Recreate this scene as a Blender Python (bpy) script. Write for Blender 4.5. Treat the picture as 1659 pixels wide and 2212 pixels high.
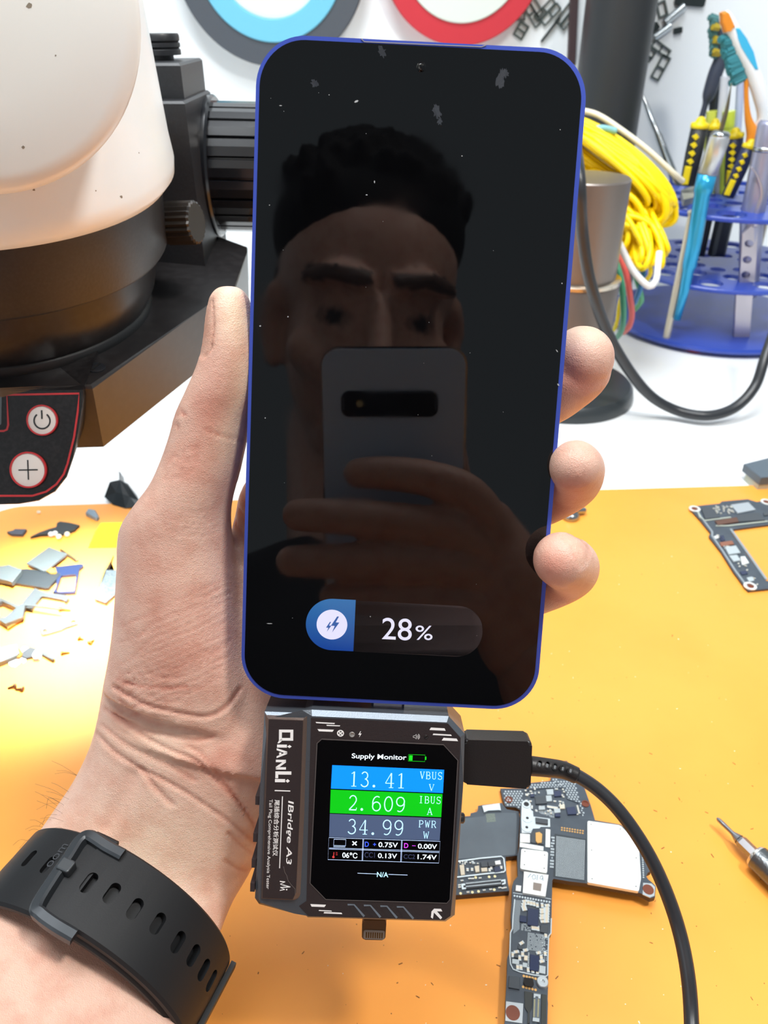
import bpy, bmesh, math, random
import numpy as np
from mathutils import Vector, Matrix
random.seed(7)
for o in list(bpy.data.objects): bpy.data.objects.remove(o)
sc = bpy.context.scene
col = sc.collection
PI = math.pi
# ------------------------------------------------------------------ camera
TZ = 0.75                       # height of the bench top
FPX = 1661.0                    # focal length in pixels of a 1659 x 2212 frame
PITCH = math.radians(33.0)
CAM = Vector((0, 0, TZ + .28))
FW = Vector((0, math.cos(PITCH), -math.sin(PITCH)))
UP = Vector((0, math.sin(PITCH), math.cos(PITCH)))
RT = Vector((1, 0, 0))
cd = bpy.data.cameras.new('camera'); cam = bpy.data.objects.new('camera', cd); col.objects.link(cam)
cd.sensor_fit = 'VERTICAL'; cd.sensor_height = 36; cd.sensor_width = 27
cd.lens = 36 * FPX / 2212
cd.clip_start = .004; cd.clip_end = 20
cam.matrix_world = Matrix((RT, UP, -FW)).transposed().to_4x4(); cam.location = CAM
cd.dof.use_dof = True; cd.dof.focus_distance = .205; cd.dof.aperture_fstop = cd.lens / 1.0
sc.camera = cam
# ------------------------------------------------------------------ light
vs = sc.view_settings
sc.display_settings.display_device = 'sRGB'
vs.view_transform = 'Standard'; vs.look = 'None'; vs.gamma = 1; vs.use_curve_mapping = False
vs.exposure = 0.0
w = bpy.data.worlds.new('world'); sc.world = w; w.use_nodes = True
w.node_tree.nodes['Background'].inputs[0].default_value = (.80, .92, 1.0, 1)
w.node_tree.nodes['Background'].inputs[1].default_value = .33
def lamp(name, kind, loc, target, power, size=.1, color=(1, 1, 1), **k):
    d = bpy.data.lights.new(name, kind); d.energy = power; d.color = color
    if kind == 'AREA': d.shape = 'DISK'; d.size = size
    else: d.shadow_soft_size = size
    for a, b in k.items(): setattr(d, a, b)
    o = bpy.data.objects.new(name, d); col.objects.link(o); o.location = loc
    o.rotation_euler = (Vector(target) - Vector(loc)).to_track_quat('-Z', 'Y').to_euler()
    return o
lamp('bench_lamp_light', 'AREA', (.34, .05, TZ + .92), (0, .2, TZ), 5.6, .13, (1, .97, .92))
lamp('cool_fill_light', 'AREA', (-.95, -.75, TZ + .95), (-.1, .3, TZ + .15), 3.6, .9, (.88, .95, 1))  # added fill from behind left, no window stands there
lamp('ceiling_light', 'AREA', (-.15, .30, TZ + 1.45), (0, .95, TZ + .25), 23, .7, (.93, .97, 1))
# ------------------------------------------------------------------ picking points in the place
def ray(px, py): return RT * ((px - 829.5) / FPX) + UP * ((1106 - py) / FPX) + FW
def P(px, py, z): return CAM + ray(px, py) * z
class Fr:                        # a plane in the place with its own axes
    def __init__(s, o, ex, ey, en): s.o, s.ex, s.ey, s.en = Vector(o), Vector(ex).normalized(), Vector(ey).normalized(), Vector(en).normalized()
    def p(s, a, b, c=0): return s.o + s.ex * a + s.ey * b + s.en * c
    def uv(s, px, py, c=0):
        d = ray(px, py); t = ((s.o + s.en * c - CAM).dot(s.en)) / d.dot(s.en)
        q = CAM + d * t - s.o
        return (q.dot(s.ex), q.dot(s.ey))
    def at(s, px, py, c=0): return s.p(*s.uv(px, py, c), c)
    def up(s, c): return Fr(s.o + s.en * c, s.ex, s.ey, s.en)
def Q(x0, y0, s, pts): return [(x0 + x / s, y0 + y / s) for x, y in pts]
TAB = Fr((0, 0, TZ), (1, 0, 0), (0, 1, 0), (0, 0, 1))
def C3(x, y, z): return CAM + RT * x + UP * y + FW * z
# ------------------------------------------------------------------ materials
def lin(c):
    if isinstance(c, str):
        c = [int(c[i:i + 2], 16) / 255 for i in (0, 2, 4)]
        c = [x / 12.92 if x <= .04045 else ((x + .055) / 1.055) ** 2.4 for x in c]
    return (*c[:3], 1)
MATS = {}
def M(name, c='808080', rough=.5, metal=0, spec=.5, noise=0, nscale=200, bump=0, bscale=800, emit=0, trans=0, coat=0, c2=None, alpha=1):
    if name in MATS: return MATS[name]
    m = bpy.data.materials.new(name); m.use_nodes = True; MATS[name] = m
    nt = m.node_tree; b = nt.nodes['Principled BSDF']
    b.inputs['Base Color'].default_value = lin(c); b.inputs['Roughness'].default_value = rough
    b.inputs['Metallic'].default_value = metal; b.inputs['Specular IOR Level'].default_value = spec
    if coat: b.inputs['Coat Weight'].default_value = coat; b.inputs['Coat Roughness'].default_value = .05
    if trans: b.inputs['Transmission Weight'].default_value = trans
    if alpha < 1: b.inputs['Alpha'].default_value = alpha
    if emit: b.inputs['Emission Color'].default_value = lin(c); b.inputs['Emission Strength'].default_value = emit
    tc = nt.nodes.new('ShaderNodeTexCoord')
    if noise or c2:
        n = nt.nodes.new('ShaderNodeTexNoise'); n.inputs['Scale'].default_value = nscale; n.inputs['Detail'].default_value = 4
        nt.links.new(tc.outputs['Object'], n.inputs['Vector'])
        mx = nt.nodes.new('ShaderNodeMix'); mx.data_type = 'RGBA'
        a = lin(c); mx.inputs['A'].default_value = a
        mx.inputs['B'].default_value = lin(c2) if c2 else (*[min(1, x * (1 + noise) + noise * .01) for x in a[:3]], 1)
        rr = nt.nodes.new('ShaderNodeMapRange'); rr.inputs['From Min'].default_value = .42; rr.inputs['From Max'].default_value = .68
        nt.links.new(n.outputs['Fac'], rr.inputs['Value']); nt.links.new(rr.outputs[0], mx.inputs['Factor'])
        nt.links.new(mx.outputs['Result'], b.inputs['Base Color'])
    if bump:
        n2 = nt.nodes.new('ShaderNodeTexNoise'); n2.inputs['Scale'].default_value = bscale; n2.inputs['Detail'].default_value = 3
        nt.links.new(tc.outputs['Object'], n2.inputs['Vector'])
        bp = nt.nodes.new('ShaderNodeBump'); bp.inputs['Strength'].default_value = bump; bp.inputs['Distance'].default_value = .001
        nt.links.new(n2.outputs['Fac'], bp.inputs['Height']); nt.links.new(bp.outputs[0], b.inputs['Normal'])
    return m
# ------------------------------------------------------------------ objects
def wm(o):
    m = Matrix.Translation(o.location)
    return wm(o.parent) @ o.matrix_parent_inverse @ m if o.parent else m
def link(name, me, m, parent=None, smooth=False):
    o = bpy.data.objects.new(name, me); col.objects.link(o)
    for mm in (m if isinstance(m, (list, tuple)) else [m]):
        if mm: me.materials.append(mm)
    if smooth:
        for p in me.polygons: p.use_smooth = True
    if parent is not None:
        o.parent = parent
        o.matrix_parent_inverse = wm(parent).inverted()
    return o
def obj(name, bm, m, parent=None, smooth=False, auto=None):
    bmesh.ops.remove_doubles(bm, verts=bm.verts, dist=1e-7)
    bmesh.ops.recalc_face_normals(bm, faces=bm.faces)
    me = bpy.data.meshes.new(name); bm.to_mesh(me); bm.free()
    o = link(name, me, m, parent, smooth)
    if auto: me.set_sharp_from_angle(angle=math.radians(auto)) if hasattr(me, 'set_sharp_from_angle') else None
    return o
def tag(o, label, cat, group=None, kind=None):
    o['label'] = label; o['category'] = cat
    if group: o['group'] = group
    if kind: o['kind'] = kind
    return o
def thing(name, label, cat, loc, group=None):
    o = bpy.data.objects.new(name, None); col.objects.link(o); o.location = loc; o.empty_display_size = .01
    return tag(o, label, cat, group)
def origin_to(o, loc):           # move a lone mesh's origin to its base
    o.data.transform(Matrix.Translation(-Vector(loc))); o.location = loc
    return o
def B(): return bmesh.new()
def prism(bm, fr, pts, c0, c1, bevel=0, seg=2, both=False, top=None):
    """closed outline pts (a,b) on frame fr, swept from height c0 to c1"""
    t = top or pts
    lo = [bm.verts.new(fr.p(a, b, c0)) for a, b in pts]; hi = [bm.verts.new(fr.p(a, b, c1)) for a, b in t]
    n = len(pts); fs = [bm.faces.new(hi)]
    fl = bm.faces.new(lo[::-1]); fs.append(fl)
    for i in range(n): fs.append(bm.faces.new((lo[i], lo[(i + 1) % n], hi[(i + 1) % n], hi[i])))
    if bevel:
        es = list(fs[0].edges) + (list(fl.edges) if both else [])
        bmesh.ops.bevel(bm, geom=es, offset=bevel, segments=seg, profile=.5, affect='EDGES', clamp_overlap=True)
    return bm
def rrect(cx, cy, wd, ht, r, n=6, rot=0):
    pts = []
    for sx, sy, a0 in ((1, 1, 0), (-1, 1, 90), (-1, -1, 180), (1, -1, 270)):
        for i in range(n + 1):
            a = math.radians(a0 + 90 * i / n)
            pts.append((sx * (wd / 2 - r) + r * math.cos(a), sy * (ht / 2 - r) + r * math.sin(a)))
    ca, sa = math.cos(rot), math.sin(rot)
    return [(cx + x * ca - y * sa, cy + x * sa + y * ca) for x, y in pts]
def rquad(p0, p1, p2, p3, r, n=5):      # rounded quadrilateral from four corners
    return rpoly([p0, p1, p2, p3], r, n)
def rpoly(pts, r, n=5):
    out = []; N = len(pts)
    for i in range(N):
        p, a, b = Vector(pts[i]), Vector(pts[i - 1]), Vector(pts[(i + 1) % N])
        u, v = (a - p), (b - p); rr = min(r, u.length * .45, v.length * .45)
        s, e = p + u.normalized() * rr, p + v.normalized() * rr
        for k in range(n + 1):
            t = k / n; out.append(tuple(s * (1 - t) ** 2 + p * 2 * t * (1 - t) + e * t * t))
    return out
def circ(cx, cy, r, n=32, a0=0): return [(cx + r * math.cos(a0 + 2 * PI * i / n), cy + r * math.sin(a0 + 2 * PI * i / n)) for i in range(n)]
def frame_from(o, en, hint=(0, 0, 1)):
    en = Vector(en).normalized(); h = Vector(hint)
    ex = h.cross(en)
    if ex.length < 1e-4: ex = Vector((1, 0, 0))
    ex.normalize(); return Fr(o, ex, en.cross(ex), en)
def lathe(bm, fr, prof, n=48, closed=True, a0=0, a1=2 * PI):
    """profile (r,c) about fr's normal axis"""
    rings = []
    full = abs(a1 - a0 - 2 * PI) < 1e-6
    for r, c in prof:
        if r < 1e-7: rings.append([bm.verts.new(fr.p(0, 0, c))])
        else: rings.append([bm.verts.new(fr.p(r * math.cos(a0 + (a1 - a0) * i / (n if full else n - 1)), r * math.sin(a0 + (a1 - a0) * i / (n if full else n - 1)), c)) for i in range(n)])
    for A, Bq in zip(rings, rings[1:]):
        for i in range(n if full else n - 1):
            j = (i + 1) % n
            if len(A) == 1 and len(Bq) == 1: continue
            if len(A) == 1: bm.faces.new((A[0], Bq[i], Bq[j]))
            elif len(Bq) == 1: bm.faces.new((A[i], A[j], Bq[0]))
            else: bm.faces.new((A[i], A[j], Bq[j], Bq[i]))
    return bm
def spline(pts, n):               # Catmull-Rom through points (any dimension)
    pts = [np.array(p, float) for p in pts]; q = [2 * pts[0] - pts[1]] + pts + [2 * pts[-1] - pts[-2]]
    out = []
    S = len(pts) - 1
    for k in range(n + 1):
        u = k / n * S; i = min(int(u), S - 1); t = u - i
        a, b, c, d = q[i:i + 4]
        out.append(.5 * (2 * b + (c - a) * t + (2 * a - 5 * b + 4 * c - d) * t * t + (3 * b - a - 3 * c + d) * t ** 3))
    return out
def tube(bm, pts, rad, n=10, cap=True, round_ends=False):
    pts = [Vector(p) for p in pts]; N = len(pts)
    rad = [rad] * N if not hasattr(rad, '__len__') else list(rad)
    if round_ends:
        d0 = (pts[0] - pts[1]).normalized(); d1 = (pts[-1] - pts[-2]).normalized()
        K = 5; r0, r1 = rad[0], rad[-1]
        a = [(pts[0] + d0 * r0 * math.sin(PI / 2 * k / K), max(r0 * math.cos(PI / 2 * k / K), r0 * .03)) for k in range(K, 0, -1)]
        b = [(pts[-1] + d1 * r1 * math.sin(PI / 2 * k / K), max(r1 * math.cos(PI / 2 * k / K), r1 * .03)) for k in range(1, K + 1)]
        pts = [p for p, _ in a] + pts + [p for p, _ in b]; rad = [r for _, r in a] + rad + [r for _, r in b]; N = len(pts)
    rings = []; prev = None
    for i in range(N):
        t = (pts[min(i + 1, N - 1)] - pts[max(i - 1, 0)]).normalized()
        if prev is None:
            u = t.cross(Vector((0, 0, 1)));  u = u if u.length > 1e-3 else t.cross(Vector((1, 0, 0)))
        else: u = prev - t * prev.dot(t)
        u.normalize(); prev = u; v = t.cross(u)
        rings.append([bm.verts.new(pts[i] + (u * math.cos(2 * PI * k / n) + v * math.sin(2 * PI * k / n)) * rad[i]) for k in range(n)])
    for A, Bq in zip(rings, rings[1:]):
        for k in range(n): bm.faces.new((A[k], A[(k + 1) % n], Bq[(k + 1) % n], Bq[k]))
    if cap: bm.faces.new(rings[0][::-1]); bm.faces.new(rings[-1])
    return bm
def loft(bm, rings, cap=True):
    R = [[bm.verts.new(p) for p in r] for r in rings]; n = len(R[0])
    for A, Bq in zip(R, R[1:]):
        for k in range(n): bm.faces.new((A[k], A[(k + 1) % n], Bq[(k + 1) % n], Bq[k]))
    if cap: bm.faces.new(R[0][::-1]); bm.faces.new(R[-1])
    return bm
def box(bm, fr, cx, cy, c0, wd, ht, c1, bevel=0, rot=0):
    ca, sa = math.cos(rot), math.sin(rot)
    pts = [(cx + x * ca - y * sa, cy + x * sa + y * ca) for x, y in ((-wd / 2, -ht / 2), (wd / 2, -ht / 2), (wd / 2, ht / 2), (-wd / 2, ht / 2))]
    return prism(bm, fr, pts, c0, c1, bevel, 1)
def baked(o):                     # evaluated mesh of an object, the helper object removed
    dg = bpy.context.evaluated_depsgraph_get(); dg.update()
    me = bpy.data.meshes.new_from_object(o.evaluated_get(dg)); bpy.data.objects.remove(o); return me
def cut(o, cutters):
    for c in cutters:
        md = o.modifiers.new('cut', 'BOOLEAN'); md.object = c; md.operation = 'DIFFERENCE'; md.solver = 'EXACT'
    dg = bpy.context.evaluated_depsgraph_get(); dg.update()
    me = bpy.data.meshes.new_from_object(o.evaluated_get(dg))
    o.modifiers.clear(); old = o.data; o.data = me; bpy.data.meshes.remove(old)
    for c in cutters: bpy.data.objects.remove(c)
    return o
_tc = {}
def text_mesh(s, off=0, shear=0):
    k = (s, off, shear)
    cu = bpy.data.curves.new('t', 'FONT'); cu.body = s; cu.size = 1; cu.offset = off; cu.shear = shear; cu.fill_mode = 'FRONT'
    o = bpy.data.objects.new('t', cu); col.objects.link(o); me = baked(o); bpy.data.curves.remove(cu); return me
def text(name, s, fr, c, bl, br, tl, m, parent, off=0, shear=0, px=True):
    """lettering whose box has the given corners (photo pixels or frame coordinates) on frame fr"""
    me = text_mesh(s, off, shear)
    v = np.zeros(len(me.vertices) * 3); me.vertices.foreach_get('co', v); v = v.reshape(-1, 3)
    mn, mx = v.min(0), v.max(0)
    if px: bl, br, tl = (fr.uv(*q, c) for q in (bl, br, tl))
    bl, br, tl = Vector(bl), Vector(br), Vector(tl)
    for i, q in enumerate(v):
        a, b = (q[0] - mn[0]) / (mx[0] - mn[0]), (q[1] - mn[1]) / (mx[1] - mn[1])
        u = bl + (br - bl) * a + (tl - bl) * b
        me.vertices[i].co = fr.p(u[0], u[1], c)
    o = link(name, me, m, parent)
    return o
def flat(name, polys, fr, c, m, parent, px=True, th=2e-5):
    """thin printed or lit marks: list of outlines"""
    bm = B()
    for p in polys:
        q = [fr.uv(*a, c) for a in p] if px else p
        prism(bm, fr, q, c - th, c)
    return obj(name, bm, m, parent)
def bar(p, q, wd):                # a straight stroke as a four-sided outline
    p, q = Vector(p), Vector(q); d = (q - p).normalized(); n = Vector((-d.y, d.x)) * wd / 2
    return [tuple(p - n), tuple(q - n), tuple(q + n), tuple(p + n)]
def stroke(bm, fr, pts, wd, c0, c1, closed=False):
    """a ribbon of constant width along pts in frame coordinates"""
    pts = [Vector(p) for p in pts]; N = len(pts); L, R = [], []
    for i in range(N):
        if closed: d = pts[(i + 1) % N] - pts[i - 1]
        else: d = pts[min(i + 1, N - 1)] - pts[max(i - 1, 0)]
        d.normalize(); n = Vector((-d.y, d.x)) * wd / 2; L.append(pts[i] + n); R.append(pts[i] - n)
    V = [[bm.verts.new(fr.p(q.x, q.y, c)) for q in (l, r)] for c in (c0, c1) for l, r in zip(L, R)]
    lo, hi = V[:N], V[N:]
    for i in range(N if closed else N - 1):
        j = (i + 1) % N
        bm.faces.new((hi[i][0], hi[i][1], hi[j][1], hi[j][0])); bm.faces.new((lo[i][0], lo[j][0], lo[j][1], lo[i][1]))
        bm.faces.new((lo[i][0], hi[i][0], hi[j][0], lo[j][0])); bm.faces.new((lo[i][1], lo[j][1], hi[j][1], hi[i][1]))
    if not closed:
        for k in (0, N - 1): bm.faces.new((lo[k][0], lo[k][1], hi[k][1], hi[k][0]))
    return bm
# ------------------------------------------------------------------ the setting
def pp(fr, pts, c=0): return [fr.uv(*p, c) for p in pts]
WY = .97
WALL = Fr((0, WY, TZ), (1, 0, 0), (0, 0, 1), (0, -1, 0))
def VP(y): return Fr((0, y, TZ), (1, 0, 0), (0, 0, 1), (0, -1, 0))
white_paint = M('wall_paint', 'f3f8fa', .7, bump=.05, bscale=300)
bm = B(); box(bm, WALL, 0, .3, -.1, 3.2, 2.3, 0); o = obj('wall_back', bm, white_paint); o['kind'] = 'structure'
bm = B(); box(bm, Fr((0, 0, 0), (1, 0, 0), (0, 1, 0), (0, 0, 1)), 0, -.2, -.1, 3.2, 2.5, 0); o = obj('floor', bm, M('floor_grey', '54504c', .6, noise=.3, nscale=12)); o['kind'] = 'structure'
t = thing('workbench', 'glossy white work table reaching back to the wall', 'table', (0, .47, 0))
bt = M('white_laminate', 'f4f6f6', .28, noise=.02, nscale=30)
bm = B(); box(bm, TAB, 0, .47, -.03, 1.7, .99, 0, .002); obj('table_top', bm, bt, t)
for sx in (-.8, .8):
    for y in (.03, .91):
        bm = B(); box(bm, Fr((sx, y, 0), (1, 0, 0), (0, 1, 0), (0, 0, 1)), 0, 0, 0, .05, .05, TZ - .03, .002); obj('leg', bm, M('leg_grey', '8a8d90', .4, 1), t)
# dark cable cover strip running up the wall
bm = B(); prism(bm, WALL, pp(WALL, [(1231, -40), (1249, -40), (1241, 140), (1224, 140)]), 0, .006, .001)
o = obj('trim_1', bm, M('strip_brown', '4a3b3d', .5)); o['kind'] = 'structure'
# orange mat: a rectangle whose far edge is the line the photo shows
a = Vector(TAB.uv(60, 1101)); b_ = Vector(TAB.uv(1659, 1055)); d = (b_ - a).normalized(); nrm = Vector((d.y, -d.x))
c0 = Vector(TAB.uv(-20, 1101)); MW, MD, R_ = .66, .415, .024
MAT = Fr(TAB.p(c0.x, c0.y), (d.x, d.y, 0), (-nrm.x, -nrm.y, 0), (0, 0, 1))
bm = B(); prism(bm, MAT, rrect(MW / 2, -MD / 2, MW, MD, R_, 10), 0, .002, .0008, 2)
orange = M('orange_silicone', 'f9b04a', .36, c2='f2a23c', nscale=14)
nt = orange.node_tree; bs = nt.nodes['Principled BSDF']
bs.inputs['Base Color'].default_value = (.93, .42, .085, 1)
mx = [n for n in nt.nodes if n.type == 'MIX'][0]; mx.inputs['A'].default_value = (.95, .375, .055, 1); mx.inputs['B'].default_value = (.91, .345, .046, 1)
tagged = obj('silicone_mat', bm, orange, auto=30)
tag(tagged, 'wide orange silicone work mat with rounded corner lying on the white table', 'mat')
origin_to(tagged, MAT.p(MW / 2, -MD / 2))
MH = .002
MT = TAB.up(MH)                   # top face of the mat
# ------------------------------------------------------------------ microscope
n_ = Vector((.0902, -.1449, 1)); K = n_.length
oz = .1821
MS = frame_from((-.1608 + .0902 * (oz - .15), .32 - .1449 * (oz - .15), TZ + oz), n_)
blk = M('black_plastic', '1b1b1d', .33, noise=.3, nscale=400)
blk2 = M('black_satin', '202124', .42, noise=.25, nscale=900, bump=.05)
gloss = M('black_gloss', '141519', .18)
whit = M('microscope_cream', 'f0f7f9', .32, c2='f4f9fa', nscale=60)
mic = thing('microscope', 'large white stereo microscope with black collar at the left edge', 'microscope', MS.p(0, 0, -.03))
bm = B(); lathe(bm, MS, [(0, .046), (.064, .046), (.0705, .0478), (.0735, .0515), (.0738, .056), (.0725, .064), (.0655, .13), (.060, .20), (.05, .27), (0, .28)], 96)
body = obj('body', bm, whit, mic, True, 50)
CV = frame_from(P(-105, -15, .172), -(ray(-60, 300)), (0, 0, 1))
bm = B(); lathe(bm, CV, [(.0424, -.11), (.0421, -.006), (.0404, -.0015), (.037, 0), (.022, .003), (0, .004)], 96)
cov = obj('front_cover', bm, M('cover_beige', 'f0efe8', .35), body, True, 60)
bm = B()
for (x, y, r) in ((28, 405, 3), (36, 400, 4), (73, 410, 3), (262, 425, 4), (247, 209, 4), (207, 412, 2), (262, 427, 2), (63, 12, 6)):
    lathe(bm, frame_from(P(x, y, .2), -ray(x, y)), [(0, 0)], 3) if False else None
bm.free()
from mathutils.bvhtree import BVHTree
for par, marks in ((body, ((262, 425, 3.5), (247, 209, 3), (73, 410, 2.5), (36, 400, 5), (207, 412, 1.5), (300, 330, 1.5))), (cov, ((50, 318, 3), (63, 12, 5), (120, 120, 1.5)))):
    tv = [v_.co.copy() for v_ in par.data.vertices]; tree = BVHTree.FromPolygons(tv, [tuple(p.vertices) for p in par.data.polygons])
    for (x, y, r) in marks:
        d = ray(x, y).normalized(); hit, nn, _, dist = tree.ray_cast(CAM, d)
        if hit is None: continue
        bm = B(); F = frame_from(hit, nn if nn.dot(d) < 0 else -nn); q = r * dist / FPX; jr = random.Random(x)
        prism(bm, F, [(a * jr.uniform(.6, 1.3), b * jr.uniform(.5, 1.0)) for a, b in circ(0, 0, q, 9)], -.0001, .00006)
        obj('scuff_mark', bm, M('scuff_brown', '8d8170', .7), par)
bm = B(); lathe(bm, MS, [(0, .0225), (.062, .0225), (.0672, .0225), (.0682, .024), (.0682, .047), (0, .047)], 96)
collar = obj('collar', bm, blk2, mic, True, 40)
bm = B(); lathe(bm, MS, [(0, -.001), (.0585, .0), (.0615, .006), (.063, .014), (.063, .0235), (0, .0235)], 96); obj('lens_ring', bm, blk, mic, True, 40)
# thumb screw in the collar
zc = (MS.p(.064, 0, .035) - CAM).dot(FW)
ks = P(336, 484, zc * .985); kd = (P(440, 480, zc * .97) - ks).normalized(); KS = frame_from(ks, kd)
sc_ = zc / FPX

bm = B()
for i in range(5): lathe(bm, KS, [(0, sc_ * (-20 + i * 9)), (10 * sc_, sc_ * (-20 + i * 9)), (12 * sc_, sc_ * (-16 + i * 9)), (10 * sc_, sc_ * (-12 + i * 9)), (0, sc_ * (-11 + i * 9))], 16)
th = obj('screw_thread', bm, M('dark_steel', '4b3f3c', .3, 1), mic, True)
bm = B(); N = 22
ring = lambda c, s: [KS.p((r := sc_ * s * (44 if k % 2 else 40)) * math.cos(PI * k / N), r * math.sin(PI * k / N), c) for k in range(2 * N)]
loft(bm, [ring(sc_ * 26, .9), ring(sc_ * 29, 1), ring(sc_ * 92, 1), ring(sc_ * 96, .93)])
obj('thumb_screw', bm, M('knob_black', '26221f', .4), mic)
# focus block and knobs behind
def wbox(bm, x0, x1, y0, y1, z0, z1, bev=.001):
    F = Fr((0, 0, TZ), (1, 0, 0), (0, 1, 0), (0, 0, 1)); prism(bm, F, [(x0, y0), (x1, y0), (x1, y1), (x0, y1)], z0, z1, bev, 1)
bm = B(); wbox(bm, -.18, -.0867, .378, .425, .22, .262); wbox(bm, -.18, -.0845, .368, .425, .165, .2485)
obj('focus_block', bm, blk2, mic)
kt = Fr((-.1015, .405, TZ + .262), (1, 0, 0), (0, 1, 0), (0, 0, 1))
bm = B(); lathe(bm, kt, [(0, 0), (.006, 0), (.006, .002), (.0095, .002), (.0095, .004), (.0088, .0046), (.0095, .0052), (.0095, .0065), (.0088, .007), (.0095, .0076), (.0095, .0095), (.009, .0103), (0, .0103)], 40)
obj('lock_knob', bm, blk2, mic, True, 40)
fk = P(445, 362, .385); FK = frame_from(fk, (1, 0, -.02))
bm = B(); lathe(bm, FK, [(0, -.02), (.028, -.02), (.028, -.004), (.0315, -.003), (.0325, .0), (.0325, .006), (.0315, .007), (0, .007)], 72)
fl = obj('focus_flange', bm, gloss, mic, True, 40)
N = 20; bm = B()
def rr_(c, s):
    out = []
    for k in range(N):
        for (f, q) in ((.0, .95), (.06, .95), (.12, 1), (.5, 1.012), (.94, 1)):
            a = 2 * PI * (k + f) / N; out.append(FK.p(.0295 * s * q * math.cos(a), .0295 * s * q * math.sin(a), c))
    return out
loft(bm, [rr_(.006, 1), rr_(.045, 1), rr_(.047, .96)])
obj('focus_knob', bm, gloss, mic)
# lamp housing under the lens
HS = MS.up(-.0035)
hp = pp(HS, [(-260, 835), (0, 838), (199, 834), (449, 659), (508, 620), (534, 545), (535, 532), (439, 499), (300, 440), (-100, 440), (-260, 520)])
hb = [(a * 1.02 + .0, b * 1.02) for a, b in hp]
bm = B(); prism(bm, HS, hp, -.0275, 0, .0012, 2)
hou = obj('light_housing', bm, M('housing_black', '1c1a1b', .34, spec=.9, noise=.3, nscale=300), mic, False)
bm = B(); lathe(bm, HS, [(.0555, 0), (.0555, .003), (.0565, .004), (.0585, .004), (.0595, .003), (.0595, 0)], 96); obj('seal_ring', bm, M('rubber_black', '101214', .5), hou, True)
for (x, y) in ((208, 795), (410, 556)):
    a, b = HS.uv(x, y); F = Fr(HS.p(a, b), HS.ex, HS.ey, HS.en)
    bm = B(); lathe(bm, F, [(.0034, -.0005), (.0034, .0004), (.003, .0006), (0, .0006)], 28)
    s_ = obj('screw', bm, M('screw_black', '33353a', .3, .6), hou, True, 40)
    bm = B(); box(bm, F, 0, 0, .00055, .0055, .0007, .0008, 0, .7); obj('screw_slot', bm, M('slot_dark', '0a0a0b', .6), s_)
# control panel: a sloping face at the front of the housing
pa = HS.at(0, 843, -.002); PN = Fr(pa, (1, 0, 0), (0, .52, .85), (0, -.85, .52))
PN = frame_from(pa, (0.03, -.86, .50))
outl = pp(PN, [(-260, 841), (0, 843), (178, 841), (178, 870), (168, 935), (158, 985), (143, 1030), (118, 1062), (82, 1082), (40, 1089), (0, 1090), (-260, 1092)])
bm = B(); loft(bm, [[PN.p(a, b, 0) + Vector((-.003, .055, .012)) for a, b in outl], [PN.p(a, b, -.0008) for a, b in outl], [PN.p(a * .995 + .0002, b * .99 - .0002, 0) for a, b in outl]]); pan = obj('control_panel', bm, M('panel_black', '161415', .42, spec=.25, noise=.4, nscale=700), hou)
red = M('red_print', 'b8262b', .5); pw = M('button_grey', 'd9d4cf', .45); ink = M('ink_black', '17171a', .5)
PF = PN.up(.00012)
bm = B(); stroke(bm, PN, pp(PN, [(-60, 932), (8, 931), (15, 928), (18, 918), (15, 853), (171, 850), (168, 890), (160, 945), (146, 1002), (138, 1024), (122, 1046), (100, 1062), (70, 1071), (-60, 1071)]), .0007, 0, .0001)
obj('red_outline', bm, red, pan)
bm = B(); prism(bm, PN, rpoly(pp(PN, [(-60, 855), (4, 855), (3, 918), (-60, 922)]), .0006, 3), 0, .00008); obj('display_window', bm, M('window_dark', '10181a', .1), pan)
for (x, y, rx, lab) in ((92.5, 908, 33, 'white round power button with red rim'), (62.5, 1015, 39, 'white round plus button with red rim')):
    a, b = PN.uv(x, y); q = PN.uv(x + rx, y)[0] - a
    F = Fr(PN.p(a, b), PN.ex, PN.ey, PN.en)
    bm = B(); lathe(bm, F, [(q, 0), (q, .0004), (q * .92, .0006), (0, .0006)], 48)
    bt_ = obj('button', bm, pw, pan, True, 40); bt_['label'] = lab
    bm = B(); stroke(bm, F, circ(0, 0, q * .97, 48), q * .09, 0, .0009, True); obj('button_rim', bm, red, bt_)
    bm = B(); T_ = .00065
    if y < 950:
        aa = [math.radians(90 + 38 + 284 * k / 30) for k in range(31)]
        stroke(bm, F, [(q * .52 * math.cos(v), q * .52 * math.sin(v) - .0002) for v in aa], q * .10, T_, T_ + .0001)
        stroke(bm, F, [(0, q * .08), (0, q * .66)], q * .10, T_, T_ + .0001)
    else:
        stroke(bm, F, [(-q * .53, 0), (q * .53, 0)], q * .07, T_, T_ + .0001); stroke(bm, F, [(0, -q * .55), (0, q * .55)], q * .07, T_, T_ + .0001)
    obj('button_symbol', bm, ink, bt_)
# ring lamp light under the housing
RL = frame_from(HS.p(.0, .0, -.0276), -HS.en)
bm = B(); lathe(bm, RL, [(.022, 0), (.022, .001), (.045, .001), (.045, 0)], 48); obj('lamp_ring', bm, M('lamp_white', 'ffffff', .4, emit=6), hou)
lamp('microscope_ring_light', 'AREA', RL.p(0, 0, .003), TAB.at(150, 1350), 0.78, .06, (1, .99, .95), spread=math.radians(66))
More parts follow.
